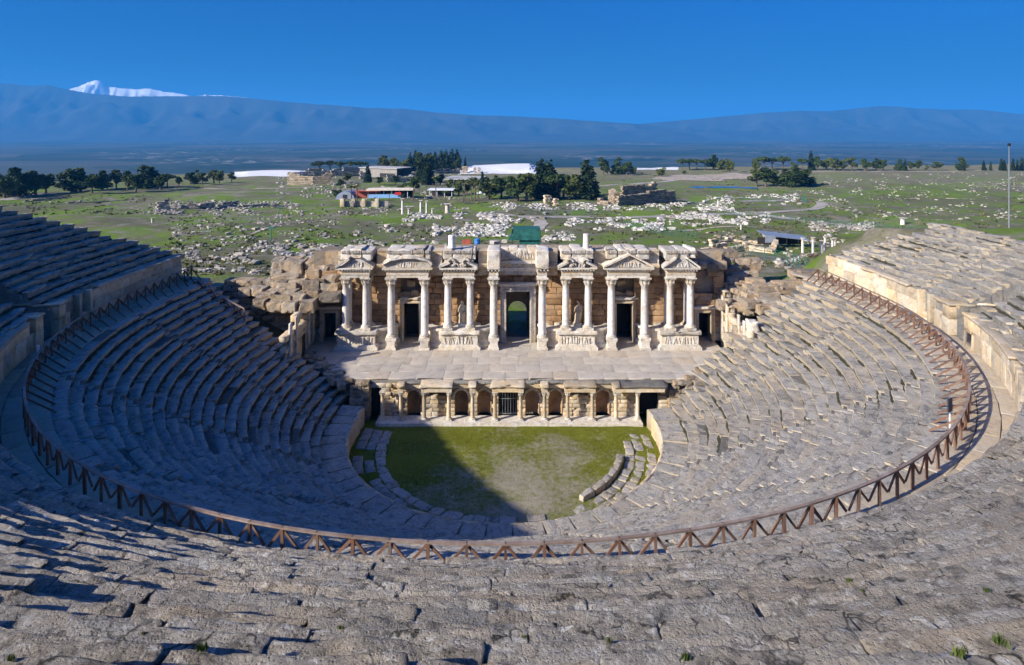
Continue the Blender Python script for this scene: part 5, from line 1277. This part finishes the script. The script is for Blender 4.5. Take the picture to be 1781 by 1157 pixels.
# masts and lamps
X = (1755-CX)*95/FPX; zb = float(gz(X, 95)); t = thing('floodlight_mast', 'tall thin grey mast above the right-hand tiers', 'mast', (X, 95, zb)); ht = CAMZ-(253-HOR)*95/FPX-zb
MB().lathe([(0.11, 0), (0.09, ht*0.5), (0.05, ht)], n=8).build('pole', M_GREY, t); MB().box(-0.16, 0.16, -0.14, 0.14, ht-0.1, ht+0.3).build('lamp_head', M_IRON, t)
for u, vb, vt, lab in ((472, 420, 397, 'green lamp post low on the left slope'), (485, 386, 362, 'green lamp post higher on the left slope'), (1133, 328, 312, 'small dark lamp post by the far path')):
    X, Y, Z = at(u, vb); h = (vb-vt)*Y/FPX; t = thing('lamp_post', lab, 'lamp post', (X, Y, Z), 0)
    MB().lathe([(0.12, 0), (0.09, h)], n=8).build('pole', M_GREENP, t); MB().box(-0.5, 0.5, -0.2, 0.2, h-0.12, h+0.25).build('lamp_head', M_GREENP, t)
# green fences along the paths
def fence(pts, label, step=2.2, h=1.9):
    C = [Vector(at(*p)) for p in pts]; t = thing('wire_fence', label, 'fence', C[0]); o = C[0]; pm = MB().bar((0, 0, -0.2), (0, 0, h), 0.09).me('post', M_GREENP)
    last = None
    for p, q in zip(C[:-1], C[1:]):
        n = max(1, int((q-p).length/step))
        for i in range(n+1):
            e = p.lerp(q, i/n); e.z = float(gz(e.x, e.y))
            if last is not None and (e-last).length < 0.3: continue
            link('post', pm, t, e-o)
            if last is not None:
                m = MB()
                for z in (0.25, 0.7, 1.1, 1.5, h-0.05): m.bar(last-o+Vector((0, 0, z)), e-o+Vector((0, 0, z)), 0.03)
                stuff(m.build('wires', M_GREENP, t))
            last = e.copy()
fence([(1085, 396), (1130, 404), (1175, 412), (1210, 416)], 'dark green wire fence on the slope right of the column stub')
fence([(1318, 378), (1400, 388), (1480, 396), (1560, 405), (1610, 408)], 'long green wire fence along the path towards the right-hand tiers')
fence([(1260, 374), (1290, 377), (1318, 378)], 'short green wire fence where the two paths meet')
fence([(1290, 352), (1350, 352), (1395, 348), (1402, 356)], 'green wire fence round the bend of the path')
fence([(1275, 447), (1330, 452), (1370, 462), (1440, 468)], 'near green wire fence above the slab stack')
fence([(920, 372), (990, 374), (1060, 374)], 'green wire fence beside the path behind the roofline')

# ------------------------------------------------------------------ trees
def leaf_cloud(pts_fn, n, size, seed, flat=0.0):
    r = np.random.default_rng(seed); P, D = pts_fn(r, n); V = []; F = []; B = []
    A = r.normal(size=(len(P), 3)); A[:, 2] *= 1-flat; A /= np.linalg.norm(A, axis=1, keepdims=True)
    C = np.cross(A, r.normal(size=(len(P), 3))); C /= np.linalg.norm(C, axis=1, keepdims=True)
    s = size*r.uniform(0.6, 1.4, (len(P), 1))
    Q = np.stack([P-A*s, P+C*s*0.7, P+A*s, P-C*s*0.7], 1).reshape(-1, 3); k = np.arange(len(P))*4
    return Q, np.stack([k, k+1, k+2, k+3], 1), np.repeat(np.clip(D+r.normal(0, 0.2, len(P)), 0, 1), 4)
def clumps(cs):
    def fn(r, n):
        w = np.array([c[3]**2 for c in cs]); w /= w.sum(); idx = r.choice(len(cs), n, p=w); P = []; D = []
        d = r.normal(size=(n, 3)); d /= np.linalg.norm(d, axis=1, keepdims=True); q = r.uniform(0.45, 1.0, n)**0.5
        C = np.array([c[:3] for c in cs])[idx]; R = np.array([[c[3], c[3], c[3]*c[4]] for c in cs])[idx]
        return C+d*R*q[:, None], r.uniform(0, 1, len(cs))[idx]*0.6+0.2
    return fn
def make_tree(kind, seed):
    r = random.Random(seed); cs = []
    tr = MB()
    if kind == 'cypress':
        for k in range(11): f = k/10; cs.append((r.uniform(-0.03, 0.03), r.uniform(-0.03, 0.03), 0.08+0.86*f, 0.15*(1-f)**0.75+0.035, 1.25))
        tr.lathe([(0.03, 0), (0.02, 0.2), (0.006, 0.8)], n=6); n, s, mat = 1500, 0.030, M_CYPRESS
    elif kind == 'umbrella':
        for k in range(14): a = r.uniform(0, 6.28); q = r.uniform(0, 0.42); cs.append((q*math.cos(a), q*math.sin(a), 0.80-0.25*q+r.uniform(-0.03, 0.05), r.uniform(0.13, 0.20), 0.62))
        tr.lathe([(0.045, 0), (0.03, 0.35), (0.025, 0.7)], n=7); n, s, mat = 1700, 0.040, M_PINE
        for k in range(5): a = k*1.26+r.uniform(-0.3, 0.3); tr.bar((0, 0, 0.45), (0.28*math.cos(a), 0.28*math.sin(a), 0.74), 0.022)
    elif kind == 'round':
        for k in range(16): a = r.uniform(0, 6.28); z = r.uniform(0.28, 0.9); q = r.uniform(0.0, 0.34)*math.sqrt(max(0.05, 1-((z-0.52)/0.46)**2)); cs.append((q*math.cos(a), q*math.sin(a), z, r.uniform(0.10, 0.17), 0.85))
        tr.lathe([(0.05, 0), (0.035, 0.25), (0.02, 0.6)], n=7); n, s, mat = 1700, 0.040, (M_LEAF if seed % 2 == 0 else M_PINE)
        for k in range(6): a = k*1.05+r.uniform(-0.3, 0.3); tr.bar((0, 0, 0.22), (0.22*math.cos(a), 0.22*math.sin(a), 0.5+r.uniform(0, 0.2)), 0.02)
    elif kind == 'conifer':
        for k in range(18):
            f = r.uniform(0, 1); a = r.uniform(0, 6.28); q = 0.20*(1-f)**0.8*r.uniform(0.4, 1.1); cs.append((q*math.cos(a), q*math.sin(a), 0.16+0.78*f, 0.07+0.10*(1-f), 0.9))
        tr.lathe([(0.04, 0), (0.025, 0.4), (0.006, 0.92)], n=6); n, s, mat = 1500, 0.036, M_PINE
    tm = tr.me('trunk', M_BARK)
    Q, F, B = leaf_cloud(clumps(cs), n, s, seed)
    return tm, mesh('crown', Q, F, mat, B)
def make_palm(seed):
    r = random.Random(seed); tr = MB().lathe([(0.035, 0), (0.025, 0.1), (0.02, 0.8)], n=7); V = []; F = []; B = []
    for k in range(26):
        a = 6.28*k/26+r.uniform(-0.1, 0.1); el = r.uniform(-0.35, 0.95); L = r.uniform(0.17, 0.26); pr = None
        for q in range(5):
            t = q/4; rr = L*t*math.cos(el*0.8); z = 0.80+L*t*math.sin(el)-0.20*t*t*L*4*0.35; w = 0.028*(1-t)+0.006
            c, s = math.cos(a), math.sin(a); i = len(V); V += [(rr*c-s*w, rr*s+c*w, z-0.012), (rr*c, rr*s, z), (rr*c+s*w, rr*s-c*w, z-0.012)]; B += [r.random()]*3
            if q: F += [[i-3, i-2, i+1, i], [i-2, i-1, i+2, i+1]]
    return tr.me('trunk', M_BARK), mesh('crown', V, F, M_LEAF, B)
KINDS = {k: [make_tree(k, 40+i*3+ord(k[0])) for i in range(5)] for k in ('cypress', 'umbrella', 'round', 'conifer')}
KINDS['palm'] = [make_palm(i) for i in range(3)]
NMS = {'cypress': 'cypress_tree', 'umbrella': 'umbrella_pine', 'round': 'leafy_tree', 'conifer': 'pine_tree', 'palm': 'palm_tree'}
ORD = ['first', 'second', 'third', 'fourth', 'fifth', 'sixth', 'seventh', 'eighth', 'ninth', 'tenth', 'eleventh', 'twelfth', 'thirteenth', 'fourteenth', 'fifteenth', 'sixteenth', 'seventeenth', 'eighteenth', 'nineteenth', 'twentieth', 'twenty-first', 'twenty-second', 'twenty-third', 'twenty-fourth']
ADJ = {'cypress': 'slim dark cypress', 'umbrella': 'flat-topped umbrella pine', 'round': 'rounded leafy tree', 'conifer': 'pointed dark pine', 'palm': 'small palm'}
def grove(where, group, trees):
    """(photo column, base row, top row, kind, width factor)"""
    trees = sorted(trees); cnt = {}; tot = {}
    for t in trees: tot[t[3]] = tot.get(t[3], 0)+1
    for u, vb, vt, kind, wf in trees:
        i = cnt.get(kind, 0); cnt[kind] = i+1
        X, Y, Z = at(u, vb); h = (vb-vt)*Y/FPX
        lab = '%s %s from left %s' % (ORD[i], ADJ[kind], where) if tot[kind] > 1 else 'single %s %s' % (ADJ[kind], where)
        t = thing(NMS[kind], lab, 'tree', (X, Y, Z-0.1), random.uniform(0, 6.28), group)
        tm, cm = random.choice(KINDS[kind])
        for nm, me in (('trunk', tm), ('crown', cm)): link(nm, me, t, scale=(h*wf*1.15, h*wf*1.15, h*1.06))
grove('in the grove at the far left', 'trees at the far left', [(8, 345, 300, 'round', 1.1), (25, 342, 291, 'conifer', 1.5), (44, 340, 298, 'round', 1.2), (62, 340, 302, 'round', 1.1), (80, 337, 303, 'round', 1.0), (124, 334, 293, 'conifer', 1.6), (138, 332, 292, 'conifer', 1.6), (112, 332, 300, 'round', 1.1), (160, 336, 304, 'round', 1.0), (178, 330, 296, 'conifer', 1.5), (202, 328, 297, 'round', 0.9), (222, 331, 300, 'round', 0.9), (236, 334, 303, 'round', 1.1), (249, 327, 287, 'conifer', 1.6), (263, 326, 290, 'conifer', 1.6), (279, 331, 305, 'round', 1.1), (291, 327, 302, 'umbrella', 1.1)])
grove('between the far-left grove and the white terrace', 'trees before the white terrace', [(331, 321, 300, 'round', 1.1), (343, 320, 295, 'conifer', 1.4), (352, 322, 302, 'round', 1.0), (372, 319, 297, 'round', 1.1), (381, 319, 296, 'round', 1.0), (403, 317, 301, 'round', 1.0), (311, 324, 308, 'round', 1.0)])
grove('above the bath ruins', 'umbrella pines above the bath ruins', [(556, 297, 277, 'umbrella', 1.3), (574, 297, 277, 'umbrella', 1.3), (592, 297, 278, 'umbrella', 1.2), (610, 298, 279, 'umbrella', 1.2), (628, 298, 279, 'umbrella', 1.1), (668, 299, 272, 'round', 0.9), (685, 299, 275, 'round', 0.9), (703, 303, 276, 'round', 0.9)])
grove('on the mound before the white terrace', 'cypresses on the mound', [(713, 296, 264, 'cypress', 1.0), (723, 296, 261, 'cypress', 1.1), (733, 302, 268, 'round', 0.9), (746, 300, 268, 'round', 0.9), (749, 293, 262, 'cypress', 0.9), (757, 294, 262, 'cypress', 1.0), (767, 294, 259, 'cypress', 1.1), (776, 294, 259, 'cypress', 1.1), (785, 294, 258, 'cypress', 1.1), (795, 295, 260, 'cypress', 1.1), (733, 318, 274, 'cypress', 1.2), (741, 322, 286, 'cypress', 1.0), (748, 322, 284, 'cypress', 1.1), (772, 297, 277, 'cypress', 1.0), (797, 298, 276, 'round', 0.8), (809, 294, 270, 'cypress', 0.6), (640, 318, 288, 'cypress', 1.2)])
grove('round the pool pavilion', 'palms and shrubs round the pool', [(611, 352, 320, 'palm', 1.1), (621, 350, 318, 'palm', 1.0), (719, 350, 320, 'palm', 1.0), (758, 346, 304, 'palm', 0.8), (820, 350, 306, 'palm', 0.9), (826, 350, 308, 'palm', 0.9), (808, 350, 309, 'palm', 0.9), (832, 346, 312, 'palm', 0.9), (677, 352, 334, 'palm', 1.2), (700, 352, 336, 'palm', 1.2), (775, 356, 330, 'palm', 1.0), (806, 354, 330, 'palm', 1.1), (720, 334, 308, 'round', 0.9), (798, 340, 312, 'round', 1.0), (585, 347, 330, 'round', 1.2), (839, 334, 297, 'cypress', 0.7)])
grove('in the dense clump right of the pool', 'dense trees right of the pool', [(850, 347, 318, 'round', 1.5), (872, 345, 309, 'round', 1.1), (900, 350, 307, 'round', 1.2), (916, 350, 304, 'round', 1.1), (928, 346, 306, 'conifer', 1.4), (940, 345, 278, 'cypress', 1.3), (949, 344, 282, 'cypress', 1.2), (957, 346, 280, 'cypress', 1.4), (969, 348, 302, 'umbrella', 0.9), (980, 344, 304, 'round', 1.0), (990, 348, 309, 'round', 1.1), (1003, 347, 306, 'round', 1.1), (1022, 347, 280, 'cypress', 1.7), (1010, 342, 306, 'conifer', 1.2)])
grove('behind the long pool pavilion', 'trees behind the pool pavilion', [(592, 326, 312, 'round', 1.3), (604, 318, 302, 'round', 1.0), (660, 322, 308, 'round', 1.2), (688, 322, 306, 'round', 1.1), (700, 338, 318, 'round', 1.0), (766, 322, 304, 'round', 1.2), (782, 330, 312, 'round', 1.3), (824, 330, 310, 'round', 1.2), (845, 326, 308, 'round', 1.2), (862, 330, 306, 'conifer', 1.5), (888, 334, 308, 'conifer', 1.4), (812, 338, 320, 'round', 1.2)])
grove('on the plateau rim right of the dense clump', 'trees on the rim behind the ruined block', [(1049, 304, 276, 'round', 0.9), (1056, 305, 290, 'round', 0.9), (1076, 303, 274, 'conifer', 1.5), (1090, 305, 283, 'round', 1.1), (1100, 305, 287, 'round', 1.0), (1150, 308, 291, 'round', 1.3), (1190, 304, 297, 'round', 1.3)])
grove('in the pine row above the dirt clearing', 'pines above the dirt clearing', [(1186, 296, 276, 'umbrella', 1.0), (1199, 296, 276, 'umbrella', 1.0), (1212, 296, 276, 'umbrella', 1.0), (1226, 296, 277, 'umbrella', 1.0), (1241, 296, 270, 'conifer', 1.6), (1255, 299, 278, 'round', 0.9), (1269, 300, 276, 'round', 1.0)])
grove('in the spreading clump before the dirt clearing', 'spreading trees before the clearing', [(1316, 324, 296, 'round', 1.2), (1332, 325, 293, 'round', 1.1), (1346, 324, 295, 'round', 1.1), (1366, 324, 293, 'conifer', 2.0), (1382, 325, 292, 'conifer', 2.2), (1402, 324, 294, 'conifer', 2.0)])
grove('in the long tree line at the right', 'trees of the long line at the right', [(1315, 297, 277, 'round', 1.0), (1329, 296, 272, 'umbrella', 1.0), (1343, 296, 274, 'umbrella', 1.0), (1362, 296, 272, 'umbrella', 1.1), (1381, 297, 282, 'round', 1.0), (1396, 296, 275, 'umbrella', 1.0), (1411, 296, 263, 'cypress', 0.9), (1422, 296, 274, 'round', 0.9), (1437, 296, 274, 'round', 1.0), (1452, 297, 275, 'round', 0.9), (1467, 297, 275, 'round', 1.0), (1482, 297, 275, 'round', 0.9), (1505, 298, 278, 'round', 1.2), (1524, 297, 276, 'conifer', 1.3), (1536, 297, 278, 'round', 1.0), (1565, 297, 277, 'conifer', 1.4), (1574, 297, 277, 'cypress', 0.9), (1584, 297, 282, 'round', 0.9), (1597, 297, 280, 'round', 1.0)])
grove('on the open field at the far right', 'scattered trees at the far right', [(1612, 298, 288, 'round', 0.8), (1630, 297, 282, 'round', 1.3), (1672, 297, 273, 'conifer', 1.5), (1711, 297, 279, 'cypress', 1.0), (1723, 297, 281, 'cypress', 0.8), (1742, 297, 276, 'cypress', 1.0), (1747, 297, 278, 'cypress', 0.9), (1762, 297, 276, 'cypress', 1.0), (1770, 297, 278, 'cypress', 0.9), (1778, 297, 274, 'cypress', 1.0)])

# ------------------------------------------------------------------ weeds in the joints of the near tiers
def on_tiers(u, v):
    for Y in np.arange(4.0, 24, 0.02):
        X = (u-CX)*Y/FPX; Z = CAMZ-(v-HOR)*Y/FPX; r = math.hypot(X-XC, Y-YC)
        if r < 34.8: break
        i = math.floor((r-34.8)/0.75); 
        if Z <= 13.5+0.45*i: return (X, Y, 13.5+0.45*i)
    return None
for k, (u, v, s, lab) in enumerate(((352, 1132, 0.30, 'small green weed near the bottom edge, left of centre'), (250, 1106, 0.18, 'tiny weed in a joint near the bottom left'), (592, 1094, 0.20, 'small weed between two blocks below the railing'), (430, 1128, 0.14, 'tiny weed just right of the leftmost bottom weed'), (912, 1112, 0.18, 'small weed in a dark joint near the bottom centre'), (1060, 1116, 0.20, 'small weed in a joint right of the bottom centre'), (1192, 1146, 0.26, 'weed at the bottom edge right of centre'), (1476, 1012, 0.26, 'bright green weed on the right-hand foreground blocks'), (1500, 1030, 0.16, 'small weed just below the bright green one'), (1716, 1030, 0.24, 'dry weed near the right edge'), (1668, 1140, 0.34, 'dark weed clump in the bottom right corner'), (1740, 1120, 0.34, 'dry brown-green clump at the right edge near the corner'), (1215, 1018, 0.16, 'tiny weed in a long joint below the right railing'), (20, 1150, 0.22, 'weed in the bottom left corner'))):
    p = on_tiers(u, v)
    if p is None: continue
    s *= 0.30
    t = thing('weed', lab, 'weed', p, 0, 'weeds in the foreground joints')
    pts = [(random.gauss(0, s*0.35), random.gauss(0, s*0.22), 0.0) for _ in range(70)]
    link('leaves', blades('leaves', pts, s*0.8, s*0.10, M_WEED), t)
# ------------------------------------------------------------------ the air over the valley
hz_m = bpy.data.materials.new('valley_haze'); hz_m.use_nodes = True; nt = hz_m.node_tree; nt.nodes.clear()
out = nt.nodes.new('ShaderNodeOutputMaterial'); pv = nt.nodes.new('ShaderNodeVolumePrincipled')
pv.inputs['Color'].default_value = (0.06, 0.40, 1.0, 1); pv.inputs['Density'].default_value = 1.1e-4; pv.inputs['Anisotropy'].default_value = 0.0
nt.links.new(pv.outputs[0], out.inputs['Volume'])
hz = MB().box(-46000, 46000, -3100, 48500, -125, 1030).build('haze', hz_m); hz['kind'] = 'stuff'; tag(hz, 'blue haze over the valley and far mountains', 'haze')
